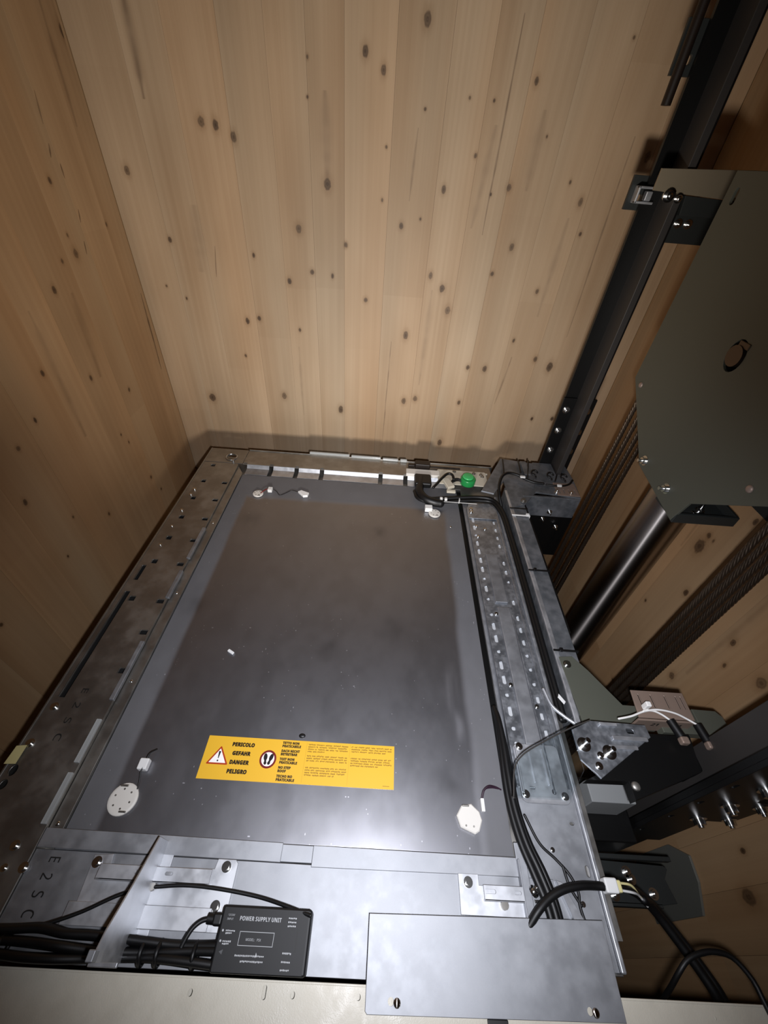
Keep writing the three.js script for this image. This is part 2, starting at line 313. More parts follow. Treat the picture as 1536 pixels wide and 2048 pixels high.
// ------------------------------------------------------------------ the lift car: its roof is what we stand over
const car = thing('lift_car', 'grey metal lift car whose flat sheet roof fills the lower half of the picture', 'lift car', [-0.1, -2.1, -0.58]);
part('car_wall', [box(-0.57, -0.55, -2.1, -0.031, -1.145, -0.003), box(0.36, 0.38, -2.1, -0.031, -1.145, -0.003), box(-0.549, 0.359, -2.1, -0.031, -1.145, -1.125), box(-0.549, 0.359, -2.1, -0.031, -0.023, -0.003)], M.galvDull, car);
part('roof_base', box(-0.572, 0.379, -0.03, -0.012, -1.146, -0.002), M.galvDull, car);
// left side channel: two rows of punched slots, long slits and cable holes
const slotsOuter = [-1.057, -0.973, -0.891, -0.808, -0.727, -0.645, -0.534].map((z) => rect(-0.5475, -0.5325, z - 0.007, z + 0.007));
const slotsInner = [-0.97, -0.888, -0.806, -0.723, -0.641, -0.531, -0.452, -0.367].map((z) => rect(-0.4835, -0.4665, z - 0.006, z + 0.006));
part('side_channel', [
  plate(rect(-0.574, -0.4645, -1.055 - 0.02, 0.004), 0.012, 0.003, [...slotsOuter, ...slotsInner, rect(-0.5635, -0.552, -0.632, -0.585), rect(-0.565, -0.552, -0.553, -0.31), disc(-0.562, -0.192, 0.007, 0.009), disc(-0.5635, -0.172, 0.0065, 0.0075)], 0.0004),
  box(-0.578, -0.574, -0.02, 0.014, -1.155, 0.004), box(-0.4655, -0.4625, -0.012, 0.0125, -1.07, -0.004, 0.0004)], M.galvDull, car);
part('slot_shade_strip', box(-0.5725, -0.466, -0.0115, -0.006, -1.07, -0.005, 0), M.hole, car);  // black strip laid under the slots as painted shade, so they read dark
part('inner_strip', [plate([[-0.4615, -1.068], [-0.4405, -1.036], [-0.4405, -0.12], [-0.4615, -0.1]], 0.006, 0.004)], M.galvDull, car);
for (const [z0, z1, x] of [[-0.43, -0.31, -0.4655], [-0.276, -0.207, -0.468], [-0.193, -0.125, -0.468], [-0.62, -0.54, -0.463], [-0.77, -0.66, -0.463]])
  part('edge_trim', box(x - 0.004, x + 0.0045, 0.009, 0.0165, z0, z1, 0.001), z0 > -0.3 ? M.clear : M.galv, car);
part('corner_plate', [plate(rect(-0.574, -0.4515, -1.155, -1.0765), 0.0125, 0.003, [disc(-0.496, -1.108, 0.0165, 0.0165)])], M.galvDull, car);
part('collar', [new THREE.TorusGeometry(0.0175, 0.0025, 8, 28).rotateX(-Math.PI / 2).translate(-0.496, 0.0135, -1.108), cyl([-0.484, 0.012, -1.086], [-0.484, 0.018, -1.086], 0.004, 12)], M.zinc, car);
// rear channel with its notched, tilted lip
const notchX = [-0.442, -0.356, -0.273, -0.19, 0.003, 0.085];
part('rear_channel', [plate(rect(-0.45, 0.375, -1.155, -1.0755), 0.012, 0.003, notchX.map((x) => rect(x - 0.0065, x + 0.0065, -1.084, -1.077))),
  box(-0.45, 0.385, -0.02, 0.015, -1.158, -1.155)], M.galvDull, car);
const lipX = [-0.45, ...notchX, 0.24];
for (let i = 0; i < lipX.length - 1; i++) {
  const a = lipX[i] + 0.007, b = lipX[i + 1] - 0.007; if (b - a < 0.02) continue;
  const s = [[-1.0745, 0.0118], [-1.066, 0.0022], [-1.0645, 0.0022], [-1.0555, 0.0012], [-1.037, 0.0008], [-1.037, -0.001], [-1.0745, -0.001]];
  part('rear_lip', sideplate(s, a, b - a, [], 0.0003), i > 1 ? M.galvBright : M.galv, car);
}
part('edge_strip', [box(-0.245, -0.108, 0.0125, 0.021, -1.166, -1.157, 0.003), box(-0.102, 0.0, 0.0125, 0.021, -1.163, -1.154, 0.003)], M.clear, car);
part('edge_strip', [box(0.006, 0.06, 0.0125, 0.021, -1.16, -1.15, 0.003), box(0.066, 0.09, 0.0125, 0.023, -1.158, -1.148, 0.003)], M.clear, car);
// the sunken middle panel
part('roof_panel', box(-0.44, 0.25, -0.0115, 0.0, -1.035, -0.12, 0.0008), M.panel, car);
part('side_gap', box(0.2505, 0.264, -0.0115, -0.006, -1.03, -0.2, 0), M.railBlack, car);
// front plate and the right hand plate with a folded edge
part('front_plate', [plate([[-0.462, -0.0975], [0.3, -0.0955], [0.3, 0.0118], [-0.462, 0.0118]], 0.009, 0.003), box(-0.44, 0.25, -0.01, 0.0035, -0.1195, -0.0985)], M.galv, car);
part('front_flap', [plate([[-0.462, -0.122], [-0.106, -0.1195], [-0.106, -0.097], [-0.462, -0.099]], 0.0115, 0.002), plate([[-0.06, -0.1185], [0.262, -0.1175], [0.262, -0.0955], [-0.06, -0.0935]], 0.0115, 0.002)], M.galv, car);
part('right_plate', [plate([[0.262, -0.96], [0.366, -0.96], [0.366, -0.005], [0.262, -0.005]], 0.006, 0.003, [slot(0.358, -0.107, 0.008, 0.015), disc(0.352, -0.165, 0.0045, 0.003)])], M.galv, car);
part('folded_edge', [box(0.3665, 0.374, -0.03, 0.011, -1.0, -0.004, 0.0025)], M.galvBright, car);
part('side_flange', [sideplate(rect(-0.92, -0.035, -0.02, 0.005), 0.3745, 0.009, [], 0.0006)], M.galvDull, car);
part('rear_right_sheet', plate([[0.24, -1.07], [0.385, -1.07], [0.385, -0.965], [0.262, -0.965], [0.262, -1.03], [0.24, -1.03]], 0.004, 0.003), M.galvDull, car);
for (const [x, z, r] of [[-0.559, -0.293, 0.006], [-0.561, -0.232, 0.006], [-0.492, -0.099, 0.0055], [-0.464, -0.076, 0.0055], [-0.49, -0.0745, 0.004], [-0.55, -0.7, 0.003], [-0.55, -0.77, 0.003], [-0.55, -0.835, 0.004], [-0.552, -0.905, 0.004], [-0.551, -0.93, 0.005], [0.338, -0.07, 0.003], [0.31, -0.13, 0.003]])
  part('bolt', hex([x, x > 0.3 ? 0.006 : 0.012, z], [0, 1, 0], r * 0.8), M.steel, car);
for (const [x, z] of [[-0.452, -0.128], [-0.452, -0.35], [-0.452, -0.56], [-0.452, -0.8], [-0.43, -0.109], [0.2585, -0.121], [0.235, -0.109], [-0.25, -0.11], [0.217, -0.857]])
  part('rivet', dome([x, z < -0.85 ? 0 : x > 0.25 || z > -0.12 ? 0.0035 : 0.006, z], [0, 1, 0], 0.0034), M.steel, car);
// marker writing on the channel and the front plate, running along the car
const marker = new THREE.MeshStandardMaterial({ color: 0x191715, roughness: 0.7, transparent: true, alphaMap: canvasTex(512, 128, (g, w, h) => { g.fillStyle = '#000'; g.fillRect(0, 0, w, h); g.fillStyle = '#fff'; g.font = '108px sans-serif'; g.textBaseline = 'middle'; ['E', '2', 'S', 'C'].forEach((t, i) => g.fillText(t, 20 + i * 124, 66)); }) });
marker.alphaMap.colorSpace = THREE.NoColorSpace;
for (const [x0, x1, z0, z1, y] of [[-0.532, -0.513, -0.335, -0.225, 0.0124], [-0.441, -0.416, -0.094, -0.018, 0.0094]]) {
  const g = new THREE.PlaneGeometry(z1 - z0, x1 - x0).rotateX(-Math.PI / 2).rotateY(-Math.PI / 2).translate((x0 + x1) / 2, y, (z0 + z1) / 2);
  addPrint('marker_writing', g, marker, car);
}

// ------------------------------------------------------------------ things lying on the roof
// warning label
const stickerTex = canvasTex(2048, 412, (g, w, h) => {
  g.fillStyle = '#e2b02e'; g.fillRect(0, 0, w, h);
  g.fillStyle = '#1d1206'; g.textAlign = 'center';
  g.font = 'bold 50px sans-serif';
  g.strokeStyle = '#1d1206'; g.lineWidth = 5;
  ['PERICOLO', 'GEFAHR', 'DANGER', 'PELIGRO'].forEach((t, i) => { g.fillText(t, 395, 92 + i * 86); g.strokeText(t, 395, 92 + i * 86); });
  g.lineJoin = 'round'; g.beginPath(); g.moveTo(165, 110); g.lineTo(62, 268); g.lineTo(268, 268); g.closePath();
  g.fillStyle = '#f6f2ee'; g.fill(); g.lineWidth = 15; g.strokeStyle = '#a8360f'; g.stroke();
  g.fillStyle = '#111'; g.beginPath(); g.moveTo(154, 150); g.lineTo(176, 150); g.lineTo(168, 218); g.lineTo(161, 218); g.closePath(); g.fill(); g.beginPath(); g.arc(165, 240, 8, 0, 7); g.fill();
  g.beginPath(); g.arc(690, 200, 78, 0, 7); g.fillStyle = '#f8f0ee'; g.fill(); g.lineWidth = 20; g.strokeStyle = '#6e1410'; g.stroke();
  g.fillStyle = '#140f10';                                           // two shoe soles
  for (const [s, rot] of [[-1, 0.12], [1, 0.28]]) { g.save(); g.translate(690 + s * 27, 198); g.rotate(rot * s); g.beginPath(); g.ellipse(0, -18, 20, 36, 0, 0, 7); g.fill(); g.beginPath(); g.ellipse(0, 38, 15, 18, 0, 0, 7); g.fill(); g.fillRect(-11, 0, 22, 36); g.restore(); }
  g.fillStyle = '#2a1c08'; g.font = 'bold 33px sans-serif'; g.textAlign = 'left'; g.strokeStyle = '#2a1c08'; g.lineWidth = 3;
  [['TETTO NON', 'PRATICABILE'], ['DACH NICHT', 'BETRETBAR'], ['TOIT NON', 'PRATICABLE'], ['NO STEP', 'ROOF'], ['TECHO NO', 'PRATICABLE']].forEach(([a, b], i) => { g.fillText(a, 815, 42 + i * 80); g.fillText(b, 815, 74 + i * 80); g.strokeText(a, 815, 42 + i * 80); g.strokeText(b, 815, 74 + i * 80); });
  // small print: too small to read in the photograph, so only strokes
  const R = rng(91); g.fillStyle = 'rgba(96,66,12,0.8)';
  const para = (x0, x1, y, n, last) => { for (let k = 0; k < n; k++) { const end = k === n - 1 ? x0 + (x1 - x0) * last : x1; let x = x0; while (x < end - 16) { const ww = Math.min(end - x, 22 + R() * 84); for (let q = x; q < x + ww - 5; q += 6.5) g.fillRect(q, y + k * 23 + (R() < 0.25 ? -3 : 0), 4.3, R() < 0.8 ? 12 : 8); x += ww + 10; } } };
  para(1100, 1540, 28, 4, 0.45); para(1100, 1540, 140, 3, 1); para(1100, 1540, 252, 4, 0.72);
  para(1575, 2020, 28, 3, 0.85); para(1575, 2020, 140, 4, 0.68);
  g.fillRect(1930, 384, 70, 4); g.fillStyle = 'rgba(140,100,20,0.35)'; g.fillRect(1080, 14, 3, 384); g.fillRect(1556, 14, 3, 384);
});
const sticker = thing('warning_label', 'yellow multilingual danger label with black lettering stuck on the roof panel', 'warning label', [-0.105, 0, -0.2315]);
part('label_sheet', box(-0.271, 0.061, 0.0001, 0.0009, -0.265, -0.1985, 0), plain(0xe2b02e, 0.45), sticker);
addPrint('label_print', printTop(-0.271, 0.061, -0.265, -0.1985, 0.00105), new THREE.MeshStandardMaterial({ map: stickerTex, roughness: 0.45 }), sticker);

// flat round ceiling lamps let into the roof, each with a lead and a connector
function puck(name, label, x, z, r, yaw, pieces, opts = {}) {
  const t = thing(name, label, 'downlight', [x, 0, z], 'downlight backs on the roof panel');
  const pts = [[0, 0], [r, 0], [r, 0.0035], [r * 0.96, 0.005], [r * 0.8, 0.0055], [0, 0.0055]].map((p) => new THREE.Vector2(...p));
  let disk = new THREE.LatheGeometry(pts, 28).translate(x, 0.0005, z);
  if (opts.cut) { // a sawn-off lump: flat sides
    disk = plate([[x - r, z - r * 0.15], [x - r * 0.55, z - r * 0.8], [x + r * 0.25, z - r * 0.95], [x + r * 0.85, z - r * 0.45], [x + r, z + 0.1 * r], [x + r * 0.7, z + r * 0.8], [x + r * 0.35, z + r], [x - r * 0.75, z + 0.6 * r]], 0.008, 0.0075, [], 0.0015);
  }
  part('housing', disk, M.ivory, t);
  for (let k = 0; k < (opts.cut ? 2 : 6); k++) { const a = yaw + k * 1.05; part('screw', cyl([x + r * 0.6 * Math.cos(a), 0.004, z + r * 0.6 * Math.sin(a)], [x + r * 0.6 * Math.cos(a), opts.cut ? 0.009 : 0.0066, z + r * 0.6 * Math.sin(a)], 0.0015, 8), M.galvDull, t); }
  part('spring_clip', box(x - r * 0.5, x + r * 0.05, 0.005, opts.cut ? 0.0095 : 0.0075, z - r * 0.86, z - r * 0.72), M.galvDull, t);
  part('spring_clip', box(x + r * 0.1, x + r * 0.6, 0.004, 0.0072, z + r * 0.68, z + r * 0.8), M.galvDull, t);
  for (const q of pieces) q(t);
  return t;
}
puck('downlight', 'pale round downlight back at the front left of the roof panel beside the yellow label', -0.3725, -0.1635, 0.0225, 0.3, [
  (t) => part('lead', tube([[-0.356, 0.006, -0.178], [-0.357, 0.008, -0.188], [-0.359, 0.012, -0.199], [-0.3585, 0.013, -0.206]], 0.0011), M.black, t),
  (t) => part('lead', tube([[-0.3585, 0.012, -0.219], [-0.357, 0.012, -0.228], [-0.351, 0.006, -0.236]], 0.0016), M.black, t),
  (t) => part('connector', box(-0.3685, -0.353, 0.001, 0.014, -0.2205, -0.2035, 0.002), M.white, t)]);
puck('downlight', 'cream lump of a downlight with sawn flat sides, front right beside the black cable loom', 0.184, -0.1645, 0.0205, 1.1, [
  (t) => part('lead', [tube([[0.208, 0.005, -0.192], [0.212, 0.009, -0.203], [0.222, 0.01, -0.21], [0.235, 0.006, -0.21], [0.244, 0.003, -0.2075]], 0.0012), tube([[0.2095, 0.005, -0.192], [0.215, 0.008, -0.205], [0.226, 0.007, -0.2085], [0.24, 0.004, -0.2085]], 0.0012)], M.purple, t),
  (t) => part('connector', box(0.2055, 0.2115, 0.0008, 0.009, -0.1925, -0.174, 0.001), M.white, t)], { cut: true });
puck('downlight', 'pale round downlight back in the rear left corner with a red lead', -0.365, -0.941, 0.0155, 2.0, [
  (t) => part('lead', tube([[-0.357, 0.006, -0.941], [-0.349, 0.009, -0.95], [-0.343, 0.009, -0.958], [-0.337, 0.008, -0.961]], 0.0014), M.red, t),
  (t) => part('lead', tube([[-0.325, 0.006, -0.965], [-0.312, 0.002, -0.958], [-0.3, 0.002, -0.943], [-0.285, 0.002, -0.954], [-0.268, 0.003, -0.968], [-0.245, 0.004, -0.962]], 0.001), M.black, t),
  (t) => part('connector', box(-0.339, -0.326, 0.001, 0.012, -0.968, -0.952, 0.0015), M.white, t),
  (t) => part('connector', plate([[-0.247, -0.96], [-0.238, -0.967], [-0.213, -0.957], [-0.215, -0.943], [-0.228, -0.94]], 0.009, 0.0085, [], 0.0012), M.white, t)]);
puck('downlight', 'pale round downlight back at the rear right beside the black cable loop', 0.172, -0.908, 0.018, 0.9, [
  (t) => part('connector', box(0.143, 0.165, 0.001, 0.016, -0.932, -0.914, 0.0015), M.white, t)]);
single('plastic_chip', box(-0.0075, 0.0075, 0.0003, 0.005, -0.003, 0.003, 0.0025).rotateY(-0.5).translate(-0.284, 0, -0.4255), M.white, 'tiny white plastic chip lying loose in the middle of the roof panel', 'debris');
single('rubber_plug', new THREE.SphereGeometry(0.006, 14, 8).scale(1, 0.4, 0.7).translate(-0.107, 0.0008, -0.2735), M.black, 'small black blob on the roof panel just behind the yellow label', 'plug');
single('masking_tape', plate([[-0.578, -0.226], [-0.562, -0.228], [-0.562, -0.2], [-0.58, -0.199]], 0.0158, 0.0008, [], 0), M.tape, 'short piece of pale yellow masking tape on the left edge of the roof', 'tape');
// perforated channel along the right of the roof
const tray = thing('perforated_channel', 'long galvanised perforated channel bolted along the right of the roof', 'mounting channel', [0.314, 0.004, -0.55]);
part('bottom_plate', box(0.272, 0.35, 0.0105, 0.0138, -0.92, -0.21, 0.0004), plain(0xe2e5e8, 0.4, 0.35), tray);
function perforated(z0, z1, seed) {
  const R = rng(seed), h = []; let k = 0;
  for (let z = z0 + 0.025; z < z1 - 0.02; z += 0.031) { const l = R() < 0.25 ? 0.008 : 0.019; h.push(slot(0.2815, z, 0.0085, l)); if (R() < 0.8) h.push(R() < 0.3 ? disc(0.3415, z + 0.006, 0.004) : slot(0.3415, z + 0.006, 0.0075, 0.014)); k++; }
  return plate(rect(0.268, 0.359, z0, z1), 0.016, 0.0018, h, 0.0004);
}
part('top_plate', perforated(-0.93, -0.56, 5), M.tray, tray);
part('top_plate', perforated(-0.575, -0.21, 8).translate(0, 0.002, 0), M.tray, tray);
part('middle_rib', [box(0.297, 0.3265, 0.0155, 0.0215, -0.74, -0.585, 0.003), box(0.297, 0.3265, 0.017, 0.0235, -0.57, -0.275, 0.003)], M.galv, tray);
part('edge_rib', [box(0.3505, 0.3585, 0.0155, 0.021, -0.9, -0.22, 0.003), box(0.3265, 0.3305, 0.018, 0.024, -0.55, -0.2, 0.0015), box(0.268, 0.2715, 0.0066, 0.019, -0.93, -0.21, 0.001)], M.tray, tray);
part('end_plate', [plate(rrect(0.272, 0.352, -0.275, -0.186, 0.009), 0.0235, 0.003, [slot(0.2925, -0.2075, 0.011, 0.005), disc(0.328, -0.2035, 0.0045)]), box(0.2735, 0.2765, 0.021, 0.029, -0.268, -0.2, 0.001), box(0.298, 0.3, 0.0225, 0.0265, -0.262, -0.215, 0.0008), box(0.321, 0.3235, 0.0225, 0.0275, -0.268, -0.212, 0.0008)], M.galvBright, tray);
part('end_plate', plate([[0.27, -0.925], [0.276, -0.948], [0.34, -0.95], [0.357, -0.925], [0.359, -0.88], [0.27, -0.88]], 0.0205, 0.003), M.tray, tray);
for (const [x, z, y] of [[0.279, -0.198, 0.0235], [0.344, -0.1975, 0.0235], [0.283, -0.27, 0.0235], [0.28, -0.918, 0.0205], [0.279, -0.906, 0.0205], [0.288, -0.85, 0.016], [0.287, -0.808, 0.016], [0.311, -0.84, 0.016], [0.293, -0.385, 0.018], [0.336, -0.345, 0.018], [0.293, -0.553, 0.018], [0.325, -0.545, 0.018]])
  part('bolt', hex([x, y, z], [0, 1, 0], y > 0.02 ? 0.0042 : 0.003), M.steel, tray);

// car frame (sling) on the machine side: side beam, two gussets, guide shoes
const sling = thing('car_frame', 'grey steel car frame beam with gusset plates along the right roof edge', 'car frame', [0.42, -0.12, -0.7]);
part('side_beam', [box(0.392, 0.434, 0.042, 0.05, -1.0, -0.32), box(0.389, 0.397, -0.18, 0.05, -1.0, -0.32)], M.cast, sling);
part('edge_lip', box(0.386, 0.3965, 0.047, 0.0525, -0.985, -0.305, 0.0022), M.galvBright, sling);
part('rear_gusset', [plate([[0.392, -1.03], [0.405, -1.155], [0.507, -1.141], [0.507, -1.0], [0.478, -0.978], [0.436, -0.922], [0.392, -0.9]], 0.0535, 0.006)], M.cast, sling);
part('rear_wing', plate([[0.405, -1.158], [0.312, -0.972], [0.349, -0.962], [0.392, -1.03]], 0.0525, 0.005), M.cast, sling);
part('rear_bracket', [plate([[0.478, -0.978], [0.507, -1.14], [0.57, -1.14], [0.57, -1.08], [0.596, -1.08], [0.596, -1.14], [0.615, -1.14], [0.62, -1.06], [0.614, -0.963]], 0.0575, 0.005), box(0.437, 0.613, -0.02, 0.0545, -0.966, -0.958)], M.cast, sling);
part('rear_slots', plate(rect(0.545, 0.612, -1.03, -0.968), 0.0605, 0.003, [0.552, 0.566, 0.582, 0.6].map((x) => rect(x, x + 0.005, -1.0, -0.976))), M.pink, sling, 'slotted brownish adjusting plate');
for (const [x, z] of [[0.545, -0.984], [0.588, -0.98], [0.43, -0.93]]) part('bolt', hex([x, 0.058, z], [0, 1, 0], 0.0055, x > 0.5 ? 0.004 : 0), x > 0.5 ? M.steel : M.galvDull, sling);
part('shoe_face', [box(0.44, 0.62, -0.2, -0.02, -0.975, -0.965), box(0.434, 0.444, -0.2, 0.04, -0.98, -0.5)], M.railBlack, sling);
for (const [x, y] of [[0.522, -0.03], [0.574, -0.06], [0.535, 0.0]]) part('bolt', hex([x, y, -0.958], [0, 0, 1], 0.0055, 0.008), M.steel, sling);
part('front_gusset', [plate([[0.392, -0.434], [0.4205, -0.437], [0.444, -0.408], [0.487, -0.343], [0.53, -0.342], [0.53, -0.3], [0.4, -0.3]], 0.0535, 0.006)], M.greenGrey, sling, 'olive grey front gusset plate');
part('bolt', hex([0.404, 0.0535, -0.418], [0, 1, 0], 0.0055), M.steel, sling);
// front guide shoe: polished hood, body, slotted plate
const shoeHood = plate([[0.352, -0.275], [0.388, -0.291], [0.448, -0.29], [0.482, -0.289], [0.483, -0.27], [0.376, -0.205], [0.352, -0.23]], 0.1, 0.004, [rrect(0.444, 0.46, -0.283, -0.273, 0.004)]);
part('shoe_hood', [shoeHood, upright([[0.386, 0.05], [0.48, 0.05], [0.48, 0.099], [0.386, 0.099]], -0.284, 0.004)], M.tray, sling, 'shiny guide shoe hood');
part('shoe_pad', box(0.415, 0.474, 0.1, 0.1045, -0.268, -0.2615, 0.001), M.galvBright, sling);
part('shoe_pad', box(0.405, 0.452, 0.1, 0.1035, -0.254, -0.248, 0.001), M.galvBright, sling);
part('shoe_pad', box(0.4, 0.43, 0.1, 0.105, -0.288, -0.283, 0.001), M.galvBright, sling);
part('clear_guard', plate([[0.232, -0.173], [0.243, -0.216], [0.258, -0.231], [0.3, -0.254], [0.352, -0.278], [0.352, -0.215], [0.317, -0.174]], 0.1, 0.002, [], 0), plain(0xf4f7f8, 0.06, 0, { transmission: 1, thickness: 0 }), sling, 'clear plastic guard sheet');
part('guard_edge', tube([[0.232, 0.0995, -0.173], [0.2425, 0.0995, -0.214], [0.258, 0.0995, -0.231], [0.3, 0.0995, -0.254], [0.352, 0.0995, -0.278], [0.388, 0.0995, -0.2915]], 0.0013, 60, 6), plain(0x3a3836, 0.35), sling);
part('shoe_body', [box(0.42, 0.56, 0.025, 0.085, -0.283, -0.228, 0.004), plate([[0.357, -0.205], [0.383, -0.216], [0.49, -0.276], [0.56, -0.282], [0.56, -0.276], [0.55, -0.225], [0.424, -0.181], [0.424, -0.206]], 0.09, 0.02)], M.railBlack, sling);
part('shadow_block', box(0.44, 0.534, -0.35, -0.135, -0.275, -0.17, 0.004), M.railBlack, sling);  // black block added to stand in for the shadow under the shoe body
part('grease_cap', dome([0.432, 0.09, -0.2], [0, 1, 0], 0.007), M.galvDull, sling);
part('buffer_block', [box(0.425, 0.507, -0.13, -0.05, -0.247, -0.211, 0.002)], plain(0x8a8c8c, 0.6), sling, 'grey rubber buffer block');
for (const [x, z, s] of [[0.3635, -0.252, 0.012], [0.402, -0.2425, 0.01]]) part('bolt', hex([x, 0.1, z], [0, 1, 0], 0.0075, s), M.steel, sling, 'bright hexagon bolt');
for (const [x, z] of [[0.378, -0.222], [0.386, -0.237]]) part('bolt', hex([x, 0.1, z], [0, 1, 0], 0.004), M.steel, sling);
part('slotted_plate', plate([[0.483, -0.35], [0.578, -0.35], [0.5765, -0.302], [0.478, -0.302]], 0.1, 0.003, [0.4935, 0.516, 0.5415, 0.562, 0.571].map((x) => slot(x, -0.332, 0.0045, 0.026))), M.pink, sling, 'brownish plate with a row of slots');
part('slot_dark_fill', plate([[0.486, -0.349], [0.576, -0.349], [0.574, -0.304], [0.482, -0.304]], 0.0965, 0.002), M.railBlack, sling);  // black sheet added beneath the plate so its slots look shaded
part('front_lip', upright(rect(0.477, 0.577, 0.056, 0.0965), -0.2985, 0.0035), M.pink, sling);
for (const [t, x] of [['21', 0.513], ['51', 0.553]]) {
  const m = new THREE.MeshStandardMaterial({ color: 0x14110f, roughness: 0.7, transparent: true, alphaMap: canvasTex(64, 64, (g, w, h) => { g.fillStyle = '#000'; g.fillRect(0, 0, w, h); g.fillStyle = '#fff'; g.font = 'bold 48px sans-serif'; g.textAlign = 'center'; g.textBaseline = 'middle'; g.fillText(t, 32, 34); }) });
  m.alphaMap.colorSpace = THREE.NoColorSpace;
  addPrint('marker_number', new THREE.PlaneGeometry(0.018, 0.018).translate(x, 0.083, -0.2982), m, sling);
}
part('side_cheek', [plate([[0.597, -0.331], [0.64, -0.33], [0.648, -0.32], [0.65, -0.296], [0.597, -0.285]], 0.08, 0.006), box(0.53, 0.64, 0.055, 0.0735, -0.32, -0.29)], M.greenGrey, sling);

part('edge_strut', [tube([[0.348, 0.04, -0.37], [0.356, 0.04, -0.34], [0.372, 0.042, -0.321], [0.388, 0.044, -0.3075]], 0.003, 30)], M.galvBright, sling);
part('white_tag', plate([[0.3735, -0.357], [0.377, -0.364], [0.3865, -0.349], [0.382, -0.344]], 0.0385, 0.002), M.white, sling, 'small white tag');
// black zip ties round the beam
for (const [z, y, white] of [[-0.898, 0.0535, 0], [-0.868, 0.0535, 1], [-0.664, 0.0535, 0], [-0.447, 0.0555, 0]]) {
  const g = [box(0.384, 0.4365, y - 0.0005, y + 0.0018, z - 0.0022, z + 0.0022, 0.0008), box(0.4345, 0.4365, 0.02, y + 0.001, z - 0.0022, z + 0.0022, 0.0005)];
  if (white) g.push(box(0.424, 0.433, y, y + 0.007, z - 0.004, z + 0.004, 0.001)); else if (z > -0.8) g.push(box(0.396, 0.403, y, y + 0.006, z - 0.0035, z + 0.0035, 0.001));
  single('cable_tie', g, white ? M.white : M.black, white ? 'white zip tie round the rear of the galvanised side beam' : ['black zip tie round the side beam nearest the rear gusset', '', 'black zip tie with a cut tail half way along the side beam', 'black zip tie round the side beam beside the olive gusset'][[-0.898, -0.868, -0.664, -0.447].indexOf(z)], 'zip tie', 'zip ties round the side beam');
}

// ------------------------------------------------------------------ guide rails
const railX = 0.583;
function railBody(zf, dir, blade, x = railX) {                      // zf: flange front; dir: +1 blade towards +z
  const s = [[x - 0.045, 0], [x + 0.045, 0], [x + 0.045, -0.009], [x - 0.045, -0.009]];
  return [plate(s.map(([a, b]) => [a, zf + b * dir]), 2.5, 5.0, [], 0.0008), box(x - 0.008, x + 0.008, -2.5, 2.5, Math.min(zf - 0.002 * dir, zf + (blade) * dir), Math.max(zf - 0.002 * dir, zf + blade * dir), 0.0015)];
}
function guideRail(label, zf, dir, blade, fish) {
  const t = thing('guide_rail', label, 'guide rail', [railX, -2.5, zf], 'lift guide rails');
  const [fl, bl] = railBody(zf, dir, blade);
  part('flange', fl, M.railBlack, t); part('blade', bl, M.railFace, t, 'machined grey running edge');
  fish(t); return t;
}
guideRail('black steel guide rail in the far right corner, running up past the pulley cover', -1.15, 1, 0.062, (t) => {
  part('fishplate', box(railX - 0.05, railX - 0.011, -0.03, 0.291, -1.1505, -1.142), M.railBlack, t);
  part('fishplate', box(railX + 0.011, railX + 0.05, -0.03, 0.291, -1.1505, -1.142), M.railBlack, t);
  for (const y of [0.253, 0.182, 0.11]) { part('bolt', [...hex([0.551, y, -1.142], [0, 0, 1], 0.0075), dome([0.551, y, -1.135], [0, 0, 1], 0.007)], M.steel, t); part('bolt', hex([0.615, y, -1.142], [0, 0, 1], 0.0075), M.steel, t); }
});
guideRail('black steel guide rail at the lower right with bright nuts on its back', -0.21, -1, 0.062, (t) => {
  part('fishplate', upright([[railX - 0.046, -0.22], [railX + 0.046, -0.22], [railX + 0.046, -0.055], [0.672, -0.055], [0.676, 0.06], [0.633, 0.07], [0.633, 0.1], [0.676, 0.11], [0.676, 0.3], [railX - 0.046, 0.3]], -0.193, 0.0075, [-0.14, -0.036, 0.053, 0.14, 0.23].map((y) => slot(0.552, y, 0.007, 0.017))), M.railBlack, t);
  for (const y of [-0.04, 0.048, 0.135, 0.22]) part('bolt', hex([0.603, y, -0.193], [0, 0, 1], 0.0095, 0.004), M.steel, t);
  for (const y of [-0.036, 0.046, 0.14]) part('bolt', hex([0.656, y, -0.193], [0, 0, 1], 0.0085, 0.004), M.steel, t);
});

// rail brackets on the wall
function railBracket(label, y0, y1, zRail, xa, extra) {
  const t = thing('rail_bracket', label, 'rail bracket', [0.65, y0, zRail], 'guide rail brackets');
  part('cross_plate', upright([[xa, y0 + 0.0], [xa + 0.045, y0], [xa + 0.045, y1], [xa, y1]], zRail, 0.008, [slot(xa + 0.026, y0 + 0.022, 0.009, 0.014)]), M.darkPaint, t);
  if (extra) part('wall_arm', [upright(rect(railX + 0.03, X_R, y0 - 0.055, y1 - 0.03), zRail, 0.008), box(X_R - 0.012, X_R, y0 - 0.055, y1 - 0.03, zRail - 0.008, zRail + 0.06)], M.darkPaint, t);
  if (extra) extra(t);
  return t;
}
railBracket('dark wall bracket of the far guide rail with a bright clip, beside the crosshead', 0.739, 0.8, -1.161, 0.5085, (t) => {
  part('clip', [box(0.518, 0.56, 0.752, 0.757, -1.1493, -1.14, 0.0015), box(0.518, 0.56, 0.778, 0.783, -1.1493, -1.14, 0.0015), box(0.518, 0.523, 0.752, 0.783, -1.161, -1.14, 0.0015), box(0.536, 0.55, 0.758, 0.775, -1.1493, -1.136, 0.002)], M.galvBright, t);
  for (const x of [0.645, 0.668]) part('bolt', hex([x, 0.722, -1.161], [0, 0, 1], 0.0065, 0.006), M.steel, t);
});
railBracket('dark bracket behind the far guide rail near the top edge, beside the conduit', 0.947, 1.02, -1.161, 0.503);
